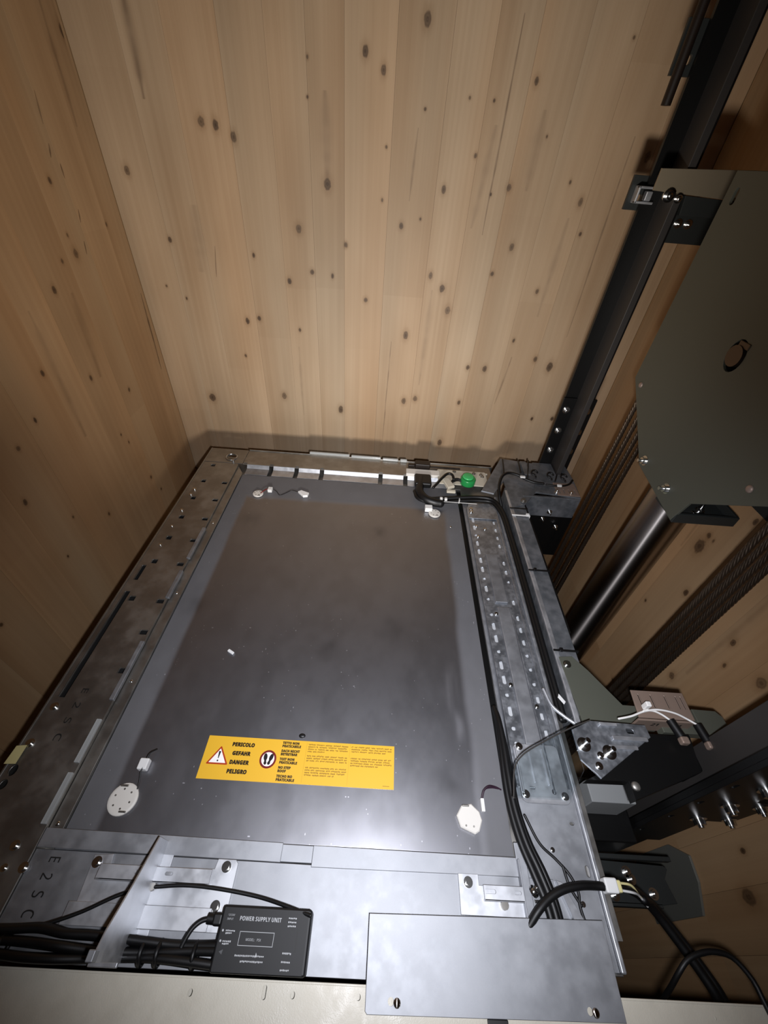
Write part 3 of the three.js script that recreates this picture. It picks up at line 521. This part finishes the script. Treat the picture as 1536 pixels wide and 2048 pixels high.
{ const t = thing('rail_bracket', 'dark slotted bracket with bolts holding the lower right guide rail to the wall', 'rail bracket', [0.6, -0.4, -0.17], 'guide rail brackets');
  part('wall_plate', sideplate([[-0.225, -0.6], [-0.095, -0.6], [-0.098, -0.4], [-0.15, -0.37], [-0.195, -0.365], [-0.225, -0.43]], 0.774, 0.0055), plain(0x77776f, 0.55, 0.2), t);
  part('cross_plate', [plate([[0.47, -0.16], [0.628, -0.155], [0.634, -0.15], [0.622, -0.135], [0.63, -0.1], [0.6, -0.0965], [0.47, -0.096]], -0.24, 0.008), box(0.47, 0.6, -0.262, -0.24, -0.099, -0.092), box(0.47, 0.64, -0.24, -0.225, -0.168, -0.16)], M.darkPaint, t);
  for (const [x, z] of [[0.51, -0.1075], [0.588, -0.112], [0.547, -0.143], [0.552, -0.132]]) part('bolt', hex([x, -0.24, z], [0, 1, 0], 0.0065, 0.004), M.steel, t);
}
single('conduit', [cyl([0.5095, 0.905, -1.143], [0.5095, 2.59, -1.143], 0.0092, 14)], plain(0x1d130d, 0.5), 'dark brown conduit pipe ending beside the far guide rail near the top', 'conduit');

// ------------------------------------------------------------------ hydraulic ram, pulley and ropes
const ram = thing('hydraulic_ram', 'polished steel hydraulic ram with a bright streak, rising to the pulley cover', 'hydraulic ram', [0.645, -2.6, -0.703]);
part('plunger', cyl([0.645, -2.4, -0.703], [0.645, 0.292, -0.703], 0.049, 64), M.chrome, ram);
part('cylinder_base', [cyl([0.645, -2.6, -0.703], [0.645, -2.4, -0.703], 0.07, 40)], M.darkPaint, ram);
const head = thing('pulley_cover', 'large olive grey octagonal sheet cover over the rope pulley at the right edge', 'pulley cover', [0.63, 0.3, -0.7]);
part('cover_plate', sideplate([[-0.927, 0.817], [-0.927, 0.449], [-0.762, 0.318], [-0.602, 0.298], [-0.588, 0.352], [-0.47, 0.447], [-0.44, 0.52], [-0.44, 0.82]], 0.575, 0.005, [slot(-0.9, 0.783, 0.012, 0.024), disc(-0.693, 0.586, 0.02, 0.026)]), M.greenGrey, head);
part('pulley', [new THREE.CylinderGeometry(0.215, 0.215, 0.09, 48).rotateZ(Math.PI / 2).translate(0.645, 0.62, -0.703), cyl([0.585, 0.62, -0.703], [0.72, 0.62, -0.703], 0.03, 24)], M.railBlack, head);
part('axle_end', [cyl([0.572, 0.586, -0.693], [0.583, 0.586, -0.693], 0.017, 24), box(0.5735, 0.581, 0.6, 0.61, -0.7, -0.675)], plain(0x4d4035, 0.4, 0.7), head);
part('back_plate', sideplate([[-0.927, 0.817], [-0.927, 0.449], [-0.762, 0.34], [-0.5, 0.34], [-0.44, 0.447], [-0.44, 0.82]], 0.715, 0.006), M.darkPaint, head);
part('bottom_tray', [box(0.58, 0.70, 0.296, 0.302, -0.672, -0.6), box(0.576, 0.70, 0.296, 0.318, -0.603, -0.597), box(0.695, 0.701, 0.296, 0.318, -0.672, -0.6)], M.darkPaint, head, 'folded bottom tray');
part('bolt', [...hex([0.65, 0.302, -0.634], [0, 1, 0], 0.006, 0.014), box(0.628, 0.652, 0.302, 0.306, -0.628, -0.62)], M.steel, head);
for (const [z, y, on] of [[-0.752, 0.336, 1], [-0.655, 0.335, 1], [-0.893, 0.446, 0], [-0.512, 0.447, 0]])
  part('bolt', on ? [...hex([0.575, y, z], [-1, 0, 0], 0.0075, 0.008)] : [dome([0.575, y, z], [-1, 0, 0], 0.0065)], on ? M.steel : plain(0xa08c80, 0.5, 0.4), head);
part('crosshead', [upright([[0.5205, 0.778], [0.668, 0.773], [0.71, 0.7715], [0.71, 0.8215], [0.521, 0.813]], -1.08, 0.005), box(0.67, 0.7, 0.778, 0.812, -1.08, -0.94)], plain(0x8f836e, 0.5, 0.35), head, 'pale brown crosshead guide bracket gripping the far rail');
part('guide_pad', [upright([[0.5965, 0.741], [0.7, 0.741], [0.7, 0.7715], [0.592, 0.774]], -1.082, 0.012)], M.darkPaint, head);
for (const [x, y] of [[0.556, 0.7725], [0.577, 0.769]]) part('bolt', [...hex([x, y, -1.079], [0, 0, 1], x < 0.57 ? 0.0085 : 0.006), dome([x, y, -1.0725], [0, 0, 1], 0.006)], M.steel, head);

// suspension ropes: six twisted strands each
function ropeGeometry(len, r) {
  const l = []; const pitch = 0.062, n = Math.round(len / pitch * 10);
  class Helix extends THREE.Curve { constructor(ph) { super(); this.ph = ph; } getPoint(t, o = V(0, 0, 0)) { const a = this.ph + t * len / pitch * 2 * Math.PI; return o.set(Math.cos(a) * r * 0.58, t * len, Math.sin(a) * r * 0.58); } }
  for (let k = 0; k < 6; k++) l.push(new THREE.TubeGeometry(new Helix(k * Math.PI / 3), n, r * 0.42, 5));
  return join(l);
}
const ROPE_LEN = 3.1, rope0 = new THREE.Mesh(ropeGeometry(ROPE_LEN, 0.0064), M.rope);
rope0.castShadow = rope0.receiveShadow = true;
const where = ['leftmost', 'second from left', 'third from left', 'rightmost'];
let firstRope = true;
for (const [set, z, yTop] of [['between the far guide rail and the ram', -0.931, 0.6], ['to the right of the ram', -0.477, 0.6]])
  for (let k = 0; k < 4; k++) {
    const r = firstRope ? rope0 : rope0.clone(); firstRope = false;
    r.name = numbered('suspension_rope'); r.position.set(0.612 + k * 0.0215, yTop - ROPE_LEN, z); r.rotation.y = k * 0.7;
    r.userData = { label: `${where[k]} of four dark ropes ${set}`, category: 'wire rope', group: `ropes ${set}` };
    scene.add(r);
  }
// ------------------------------------------------------------------ front edge: door header, cover plate, brackets, supply unit
const header = thing('door_header', 'cream powder coated door header running along the bottom edge of the picture', 'door header', [0, -0.2, 0.1]);
part('header_top', [plate(rect(-0.74, 0.75, 0.0155, 0.3), 0.03, 0.004, [slot(-0.0955, 0.0255, 0.0068, 0.014), slot(-0.184, 0.0285, 0.0075, 0.0085), slot(-0.061, 0.0265, 0.0075, 0.0085), slot(0.019, 0.0255, 0.0075, 0.008), slot(0.461, 0.028, 0.004, 0.005), slot(-0.421, 0.0225, 0.005, 0.008)], 0.001), box(-0.74, 0.75, 0.022, 0.0305, 0.0152, 0.0175, 0.001)], M.header, header);
part('header_base', [box(-0.735, 0.745, 0.004, 0.011, 0.019, 0.3), box(-0.735, 0.745, -0.2, 0.0158, 0.05, 0.3)], M.header, header);
const cover = thing('cover_plate', 'plain grey galvanised cover plate with two round holes, at the bottom right of centre', 'cover plate', [0.185, 0.031, -0.005]);
part('sheet', [plate([[0.028, -0.0475], [0.348, -0.0525], [0.345, 0.0355], [0.03, 0.0385], [0.0275, 0.036]], 0.0345, 0.0022, [disc(0.0585, 0.0275, 0.0042), disc(0.303, 0.0275, 0.0042)], 0.0005)], M.galv, cover);
for (const x of [0.066, 0.3095]) part('screw', [dome([x, 0.0345, 0.0285], [0, 1, 0], 0.0045)], M.chrome, cover);
single('cover_bracket', box(0.175, 0.2, 0.031, 0.0342, 0.037, 0.075), M.black, 'black tab poking out under the front edge of the cover plate', 'tab');

const gusset = thing('upright_gusset', 'bright slanted sheet metal gusset standing between the left bracket and the black loom', 'gusset', [-0.277, 0.009, -0.05]);
part('web', sideplate([[-0.114, 0.009], [0.008, 0.009], [0.008, 0.122], [-0.018, 0.112], [-0.061, 0.082], [-0.113, 0.05]], -0.2785, 0.002, [], 0.0004), M.galvBright, gusset);
part('foot', [box(-0.278, -0.262, 0.009, 0.0115, -0.113, -0.001), box(-0.315, -0.279, 0.0305, 0.036, 0.004, 0.0125)], M.galvBright, gusset);
part('top_clip', box(-0.283, -0.275, 0.112, 0.124, -0.002, 0.008), M.galv, gusset);

function mountBracket(label, x0, x1, z0, z1, flangeY, mirrorX, bolts) {
  const t = thing('mounting_bracket', label, 'bracket', [(x0 + x1) / 2, 0.009, z0], 'sheet metal brackets on the front of the roof');
  const out = mirrorX ? [[x0, z0], [x0 + 0.03, z0], [x0 + 0.03, z0 + 0.012], [x1, z0 + 0.012], [x1, z1], [x0, z1]]
    : [[x0, z0 + 0.002], [x0 + 0.026, z0], [x0 + 0.028, z0 + 0.012], [x1 - 0.032, z0 + 0.01], [x1 - 0.03, z0 - 0.001], [x1 - 0.004, z0 - 0.001], [x1, z0 + 0.003], [x1, z1], [x0 + 0.004, z1]];
  part('base_plate', plate(out, 0.0125, 0.003), M.galvBright, t);
  const fx0 = mirrorX ? x0 + 0.034 : x0 + 0.018, fx1 = mirrorX ? x1 : x1 - 0.032;
  part('raised_flange', [box(fx0, fx1, 0.012, flangeY, z0 + 0.0265, z0 + 0.029), plate(rect(fx0, fx1, z0 + 0.012, z0 + 0.029), flangeY, 0.002, [slot((fx0 + fx1) / 2 - 0.02, z0 + 0.019, 0.018, 0.006), slot((fx0 + fx1) / 2 + 0.02, z0 + 0.019, 0.012, 0.005)])], M.galvBright, t);
  if (!mirrorX) part('front_flange', [plate(rect(x0 - 0.005, x1 - 0.02, z1 - 0.022, z1), 0.018, 0.0022), box(x0 - 0.005, x1 - 0.02, 0.0125, 0.018, z1 - 0.023, z1 - 0.021)], M.galvBright, t);
  part('wing_nut', [cyl([(fx0 + fx1) / 2, 0.0125, z0 + 0.032], [(fx0 + fx1) / 2, 0.018, z0 + 0.032], 0.0055, 12)], M.galvDull, t);
  for (const [x, z] of bolts) part('bolt', hex([x, 0.0125, z], [0, 1, 0], 0.0046), M.steel, t);
  return t;
}
mountBracket('galvanised bracket under the slanted gusset, left of the black supply unit', -0.374, -0.166, -0.096, -0.022, 0.022, false, [[-0.1815, -0.0885], [-0.366, -0.086], [-0.1835, -0.047], [-0.1935, -0.0285], [-0.358, -0.03]]);
mountBracket('galvanised bracket behind the cover plate, beside the black cable loom', 0.157, 0.249, -0.096, -0.052, 0.021, true, [[0.171, -0.0865]]);
const strip = thing('edge_angle', 'narrow galvanised angle strip with a stud beside the black cable loom', 'angle strip', [0.255, 0.009, -0.09]);
part('angle', [box(0.248, 0.2635, 0.009, 0.0125, -0.136, -0.051), box(0.248, 0.25, 0.009, 0.021, -0.115, -0.051)], M.galv, strip);
part('stud', [cyl([0.266, 0.0165, -0.0815], [0.274, 0.021, -0.0865], 0.0028, 12), ...hex([0.2655, 0.0165, -0.08], [0.6, 0.7, -0.4], 0.005), box(0.2645, 0.2735, 0.0125, 0.0145, -0.0715, -0.068)], M.steel, strip);
single('side_wedge', plate([[0.303, -0.094], [0.311, -0.092], [0.333, -0.05], [0.318, -0.05]], 0.014, 0.0075), M.galvBright, 'pale wedge of sheet metal behind the right end of the cover plate', 'sheet metal');

// supply unit
const psuTex = canvasTex(1024, 540, (g, w, h) => {
  g.fillStyle = '#0d0d0f'; g.fillRect(0, 0, w, h); g.fillStyle = '#b9bbbd'; g.strokeStyle = '#a9abad'; g.textAlign = 'left';
  g.font = 'bold 54px sans-serif'; g.fillText('POWER SUPPLY UNIT', 196, 112, 506);
  g.font = '30px sans-serif'; g.fillText('MODEL:   PSX', 316, 282);
  g.lineWidth = 6; g.strokeRect(236, 206, 404, 116);
  g.font = '26px sans-serif'; g.fillText('12/24V', 50, 76); g.fillText('INPUT', 48, 112);
  const R = rng(7); const dash = (x, y, n, wd) => { for (let i = 0; i < n; i++) g.fillRect(x + i * wd * 1.35, y + R() * 3, wd, 16 - R() * 5); };
  dash(226, 396, 18, 14); dash(300, 440, 14, 14); dash(62, 196, 6, 14); dash(66, 216, 4, 14); dash(52, 286, 5, 15); dash(52, 306, 4, 15);
  for (const y of [64, 98, 132]) dash(786, y, 5, 15); for (const y of [360, 430, 494]) dash(770, y, 6, 13);
  g.beginPath(); g.arc(28, 204, 11, 0, 7); g.arc(26, 292, 11, 0, 7); g.fill();
  g.beginPath(); g.moveTo(36, 380); g.lineTo(80, 360); g.lineTo(72, 404); g.closePath(); g.globalAlpha = 0.4; g.fill(); g.globalAlpha = 1; g.beginPath(); g.moveTo(466, 372); g.lineTo(480, 396); g.lineTo(462, 420); g.closePath(); g.fill();
  g.fillStyle = '#060606'; g.fillRect(902, 160, 20, 200);
});
const psu = thing('power_supply', 'black power supply box with pale lettering at the front edge of the roof', 'power supply', [-0.107, 0.009, -0.017]);
part('case', box(-0.165, -0.048, 0.0093, 0.045, -0.0475, 0.0125, 0.003), plain(0x0c0c0e, 0.55), psu);
addPrint('printed_face', printTop(-0.162, -0.052, -0.0455, 0.011, 0.04515), new THREE.MeshStandardMaterial({ map: psuTex, roughness: 0.6 }), psu);
part('plug', [cyl([-0.165, 0.034, -0.0335], [-0.184, 0.034, -0.0345], 0.0058, 14), box(-0.177, -0.164, 0.027, 0.041, -0.0405, -0.0275, 0.003)], M.black, psu);
part('plug_lead', tube([[-0.182, 0.034, -0.0345], [-0.192, 0.035, -0.0315], [-0.2, 0.036, -0.025], [-0.205, 0.036, -0.016], [-0.208, 0.035, -0.008]], 0.0028, 30), M.cable, psu);
single('flat_cable', tube([[-0.05, 0.046, -0.0415], [-0.085, 0.036, -0.05], [-0.125, 0.027, -0.058], [-0.19, 0.0255, -0.0645], [-0.232, 0.026, -0.0655], [-0.268, 0.026, -0.0625]], 0.0023, 60), M.cable, 'thin black cable curving behind the power supply box from the gusset', 'cable');
single('flat_cable', tube([[-0.2835, 0.022, -0.0625], [-0.315, 0.024, -0.052], [-0.355, 0.025, -0.034], [-0.4, 0.028, -0.019], [-0.43, 0.028, -0.013]], 0.0023, 40), M.cable, 'thin black cable in the shadow left of the slanted gusset', 'cable');
{ // heap of black cable in front of the roof edge
  const t = thing('cable_loom', 'thick black loom of cables heaped along the door header at the lower left', 'cable loom', [-0.33, 0.012, 0]);
  const R = rng(41);
  for (let k = 0; k < 9; k++) {
    const z0 = -0.011 + (k % 3) * 0.0085, y0 = 0.0204 + Math.floor(k / 3) * 0.0085, pts = [];
    for (let i = 0; i <= 12; i++) { const x = -0.56 + i * 0.0335 + R() * 0.006, f = i / 12; pts.push([x, y0 + 0.003 * Math.sin(i * 1.1 + k) + R() * 0.003 - (f > 0.55 ? 0.0025 * Math.floor(k / 3) : 0), Math.min(0.0085, z0 - 0.001 + 0.0025 * Math.sin(i * 0.8 + k * 2) - (x < -0.37 ? 0.005 : 0) * (k % 3 === 0 ? 1 : 0))]); }
    part('cable', tube(pts, 0.0048, 70, 9), k % 4 === 1 ? plain(0x141416, 0.3) : M.cable, t);
  }
  for (const x of [-0.43, -0.255, -0.235, -0.19]) part('knot', new THREE.TorusGeometry(0.0125, 0.0028, 8, 20).rotateY(Math.PI / 2).scale(1, 1, 0.9).translate(x, 0.0275, -0.0015), M.black, t);
}
// main loom on the right of the roof: from the rear, along the beam, and down the roof to the front
{ const t = thing('cable_loom', 'thick black cable loom crossing the rear right of the roof and running beside the beam', 'cable loom', [0.3, 0.003, -0.8]);
  const lanes = [[0, 0], [0.008, 0.002], [-0.007, 0.003], [0.002, 0.009]];
  lanes.forEach(([o, h], k) => part('cable', tube([[0.12 + o, 0.012 + h, -1.0 - o], [0.128 + o, 0.012 + h, -0.968 - o], [0.15, 0.012 + h, -0.952 - o], [0.2, 0.012 + h, -0.958 - o], [0.26, 0.013 + h, -0.968 - o], [0.315, 0.015 + h, -0.972 - o], [0.35 + o * 0.3, 0.018 + h, -0.962 - o * 0.5], [0.37 + o * 0.5, 0.02 + h, -0.915], [0.3765 + o * 0.5, 0.02 + h, -0.8], [0.378 + o * 0.45, 0.0195 + h, -0.65], [0.378 + o * 0.45, 0.019 + h, -0.5], [0.378 + o * 0.4, 0.019 + h, -0.38], [0.378 + o * 0.4, 0.019 + h, -0.322]].map((p) => p), 0.0055, 120, 9), M.cable, t));
  part('sleeve', tube([[0.135, 0.022, -1.052], [0.13, 0.022, -1.02], [0.128, 0.02, -0.985], [0.145, 0.018, -0.955], [0.168, 0.016, -0.945], [0.19, 0.014, -0.943]], 0.013, 40, 12), M.black, t);
  part('cap', box(0.112, 0.166, 0.0135, 0.0335, -1.066, -1.012, 0.006), M.black, t);
  for (const [x, z] of [[0.192, -0.952], [0.206, -0.951]]) part('tie_tail', [box(x - 0.004, x + 0.004, 0.022, 0.03, z - 0.004, z + 0.004, 0.001)], M.white, t);
  part('tie_tail', [box(0.2, 0.3, 0.0235, 0.0248, -0.9415, -0.9405, 0), box(0.2445, 0.2465, 0.021, 0.036, -0.949, -0.94, 0.0005)], M.white, t);
}
{ const t = thing('cable_loom', 'black cable loom curving down the right of the roof to the cover plate', 'cable loom', [0.26, 0.006, -0.2]);
  [[0, 0], [0.006, 0.001], [0.0112, 0], [0.005, 0.007]].forEach(([o, h]) => part('cable', tube([[0.2556, 0.0028, -0.345], [0.2558 + o * 0.15, 0.012 + h * 0.5, -0.318], [0.2535 + o * 0.6, 0.014 + h, -0.275], [0.25 + o, 0.016 + h, -0.225], [0.251 + o, 0.016 + h, -0.18], [0.258 + o * 1.2, 0.017 + h, -0.135], [0.269 + o * 1.4, 0.019 + h, -0.1], [0.28 + o * 1.2, 0.019 + h, -0.065], [0.284 + o, 0.018 + h, -0.035]], 0.0054, 70, 9), M.cable, t));
  part('cable', tube([[0.272, 0.018, -0.17], [0.29, 0.013, -0.135], [0.31, 0.012, -0.118], [0.326, 0.013, -0.1], [0.333, 0.012, -0.082], [0.331, 0.011, -0.068], [0.334, 0.011, -0.046]], 0.0021, 50), M.cable, t);
  part('cable', tube([[0.318, 0.013, -0.11], [0.322, 0.012, -0.088], [0.333, 0.011, -0.068]], 0.0021, 24), M.cable, t);
}
{ const t = thing('sensor_cable', 'black cable arching over the right roof edge into a white connector with wires hanging beyond', 'cable', [0.33, 0.02, -0.08]);
  part('sheath', tube([[0.246, 0.03, -0.044], [0.26, 0.037, -0.0585], [0.278, 0.0385, -0.0715], [0.3, 0.0385, -0.081], [0.328, 0.036, -0.0865], [0.352, 0.031, -0.088], [0.366, 0.03, -0.088]], 0.0052, 60), M.cable, t);
  part('connector', box(0.365, 0.384, 0.021, 0.037, -0.098, -0.0805, 0.0025), M.white, t, 'white plastic connector');
  part('collar', box(0.3835, 0.3905, 0.023, 0.034, -0.096, -0.082, 0.002), M.tape, t);
  for (const [dz, c, e] of [[-0.093, M.tape, 0], [-0.0885, M.black, 0.006], [-0.085, M.white, 0.012]])
    part('wire', tube([[0.39, 0.029, dz], [0.41, 0.022, dz + 0.001], [0.43, 0.0, -0.083], [0.448, -0.02, -0.079 + e * 0.4]], 0.0016, 30), c, t);
  part('hanging_cable', [tube([[0.412, 0.012, -0.0895], [0.44, -0.015, -0.085], [0.466, -0.035, -0.07], [0.49, -0.045, -0.042], [0.511, -0.05, -0.012], [0.525, -0.055, 0.012], [0.536, -0.075, 0.03], [0.54, -0.14, 0.036]], 0.0068, 60), tube([[0.44, -0.01, -0.08], [0.47, -0.04, -0.0755], [0.498, -0.05, -0.046], [0.52, -0.055, -0.016], [0.536, -0.06, 0.01], [0.55, -0.08, 0.03], [0.556, -0.14, 0.036]], 0.0058, 60)], M.cable, t);
}
single('looped_cable', [tube([[0.43, -0.12, 0.034], [0.428, -0.06, 0.028], [0.43, 0.002, 0.006], [0.438, 0.024, -0.009], [0.45, 0.031, -0.0195], [0.468, 0.034, -0.026], [0.49, 0.035, -0.0285], [0.511, 0.0355, -0.024], [0.5255, 0.036, -0.005], [0.528, 0.036, 0.011], [0.531, 0.0355, 0.03], [0.542, 0.0345, 0.06], [0.58, 0.034, 0.13], [0.6, 0.034, 0.24]], 0.0033, 80)], M.cable, 'black cable looping up over the cream header at the lower right corner', 'cable');

// ------------------------------------------------------------------ rear right corner: terminal plate and devices
const term = thing('terminal_plate', 'cream mounting plate at the rear right roof edge, behind the green switch', 'terminal plate', [0.27, 0.015, -1.06]);
part('plate', [plate(rrect(0.19, 0.352, -1.112, -1.035, 0.006), 0.022, 0.003), box(0.19, 0.36, 0.0123, 0.019, -1.112, -1.108)], M.beige, term);
part('bar', [box(0.086, 0.197, 0.0125, 0.024, -1.102, -1.072, 0.002)], M.ivory, term);
for (const [x, z] of [[0.247, -1.104], [0.312, -1.1], [0.338, -1.085], [0.335, -1.094]]) part('screw', hex([x, 0.022, z], [0, 1, 0], 0.0042), M.galvDull, term);
single('door_sensor', [box(0.115, 0.166, 0.0155, 0.038, -1.135, -1.108, 0.004), box(0.168, 0.27, 0.0155, 0.02, -1.1315, -1.1245), box(0.093, 0.116, 0.0155, 0.024, -1.134, -1.12, 0.003)], plain(0x1c1410, 0.45), 'dark brown block on the rear edge of the roof above the cream bar', 'sensor');
const greenT = thing('emergency_switch', 'translucent green capsule at the rear right, wired to a cream plug', 'switch', [0.285, 0.022, -1.045]);
part('body', new THREE.LatheGeometry([[0, 0], [0.0225, 0], [0.024, 0.004], [0.024, 0.02], [0.021, 0.024], [0, 0.024]].map((p) => new THREE.Vector2(...p)), 24).translate(0.283, 0.0225, -1.042), M.green, greenT);
part('lid', new THREE.LatheGeometry([[0, 0], [0.018, 0], [0.018, 0.004], [0.016, 0.0065], [0, 0.007]].map((p) => new THREE.Vector2(...p)), 24).translate(0.281, 0.0465, -1.043), M.greenLid, greenT);
for (const dz of [-0.006, 0, 0.006]) part('wire', tube([[0.262, 0.034, -1.04 + dz], [0.25, 0.036, -1.042 + dz], [0.237, 0.034, -1.038 + dz], [0.228, 0.03, -1.03 + dz * 0.6]], 0.002, 24), M.black, greenT);
part('plug', [plate([[0.2, -1.05], [0.222, -1.052], [0.238, -1.012], [0.216, -1.0]], 0.034, 0.012, [], 0.002), box(0.212, 0.24, 0.02, 0.028, -1.0, -0.988, 0.002)], M.beige, greenT);
part('lead', tube([[0.17, 0.03, -1.0], [0.186, 0.034, -1.022], [0.2, 0.038, -1.042], [0.22, 0.042, -1.062], [0.232, 0.042, -1.058], [0.237, 0.038, -1.04]], 0.0042, 40), M.black, greenT);
// loop of cable and ties on the rear gusset
{ const t = thing('looped_cable', 'black cable looping over the rear gusset plate with white ties', 'cable', [0.43, 0.054, -1.02]);
  part('sheath', tube([[0.372, 0.03, -0.93], [0.3655, 0.05, -0.96], [0.37, 0.065, -1.0], [0.386, 0.07, -1.035], [0.408, 0.069, -1.052], [0.437, 0.066, -1.048], [0.457, 0.064, -1.033], [0.482, 0.063, -1.02], [0.51, 0.063, -1.016]], 0.0042, 70), M.cable, t);
  part('sheath', tube([[0.52, 0.063, -1.012], [0.545, 0.0655, -1.006], [0.57, 0.066, -1.008], [0.592, 0.067, -1.018], [0.606, 0.07, -1.035]], 0.003, 40), M.cable, t);
  part('tie', box(0.44, 0.4555, 0.068, 0.073, -1.038, -1.03, 0.001).rotateY(0), M.white, t); part('tie', box(0.549, 0.5625, 0.066, 0.0715, -1.008, -1.0, 0.001), M.white, t);
  for (const [x, z] of [[0.492, -1.062], [0.541, -1.055], [0.583, -1.05]]) part('clip', [new THREE.TorusGeometry(0.0095, 0.0026, 8, 20, 4.6).rotateX(-1.2).translate(x, 0.07, z), tube([[x, 0.066, z + 0.02], [x + 0.003, 0.064, z + 0.012], [x - 0.003, 0.068, z + 0.004]], 0.0026)], M.black, t);
  for (const [xa, za, xb, zb] of [[0.396, -1.062, 0.406, -1.14], [0.452, -1.07, 0.458, -1.14], [0.468, -1.045, 0.494, -1.145], [0.554, -1.036, 0.57, -1.072]]) part('strap', tube([[xa, 0.0605, za], [(xa + xb) / 2, 0.062, (za + zb) / 2], [xb, 0.0605, zb]], 0.0024), M.black, t);
  part('tab', box(0.463, 0.482, 0.059, 0.063, -1.135, -1.06, 0.001).translate(0, 0, 0), M.cast, t);
}
// limit switch wires by the front guide shoe
{ const t = thing('limit_switch', 'pair of black sensor barrels with pale wires on the slotted front plate', 'sensor', [0.52, 0.06, -0.3]);
  for (const [x, z, dx] of [[0.528, -0.298, 0.006], [0.573, -0.293, 0.003]]) { part('barrel', cyl([x, 0.1045, z], [x + dx, 0.1045, z + 0.026], 0.0072, 16), M.black, t); part('end_cap', box(x + dx - 0.006, x + dx + 0.008, 0.098, 0.1105, z + 0.026, z + 0.038, 0.003), M.pink, t); }
  part('wire', tube([[0.436, 0.1065, -0.2945], [0.46, 0.107, -0.3], [0.485, 0.107, -0.309], [0.501, 0.108, -0.311], [0.516, 0.106, -0.3065], [0.5285, 0.105, -0.297]], 0.0017, 40), M.tag, t);
  part('wire', tube([[0.484, 0.109, -0.309], [0.51, 0.11, -0.3125], [0.54, 0.108, -0.309], [0.56, 0.104, -0.302], [0.5735, 0.105, -0.292]], 0.0017, 40), M.tag, t);
  part('wire_clip', [box(0.485, 0.494, 0.106, 0.124, -0.3205, -0.3115, 0.002)], M.tag, t);
  part('wire', tube([[0.581, 0.1, -0.258], [0.6, 0.1, -0.262], [0.62, 0.102, -0.272]], 0.0017, 20), M.tag, t);
}
renderer.render(scene, camera);
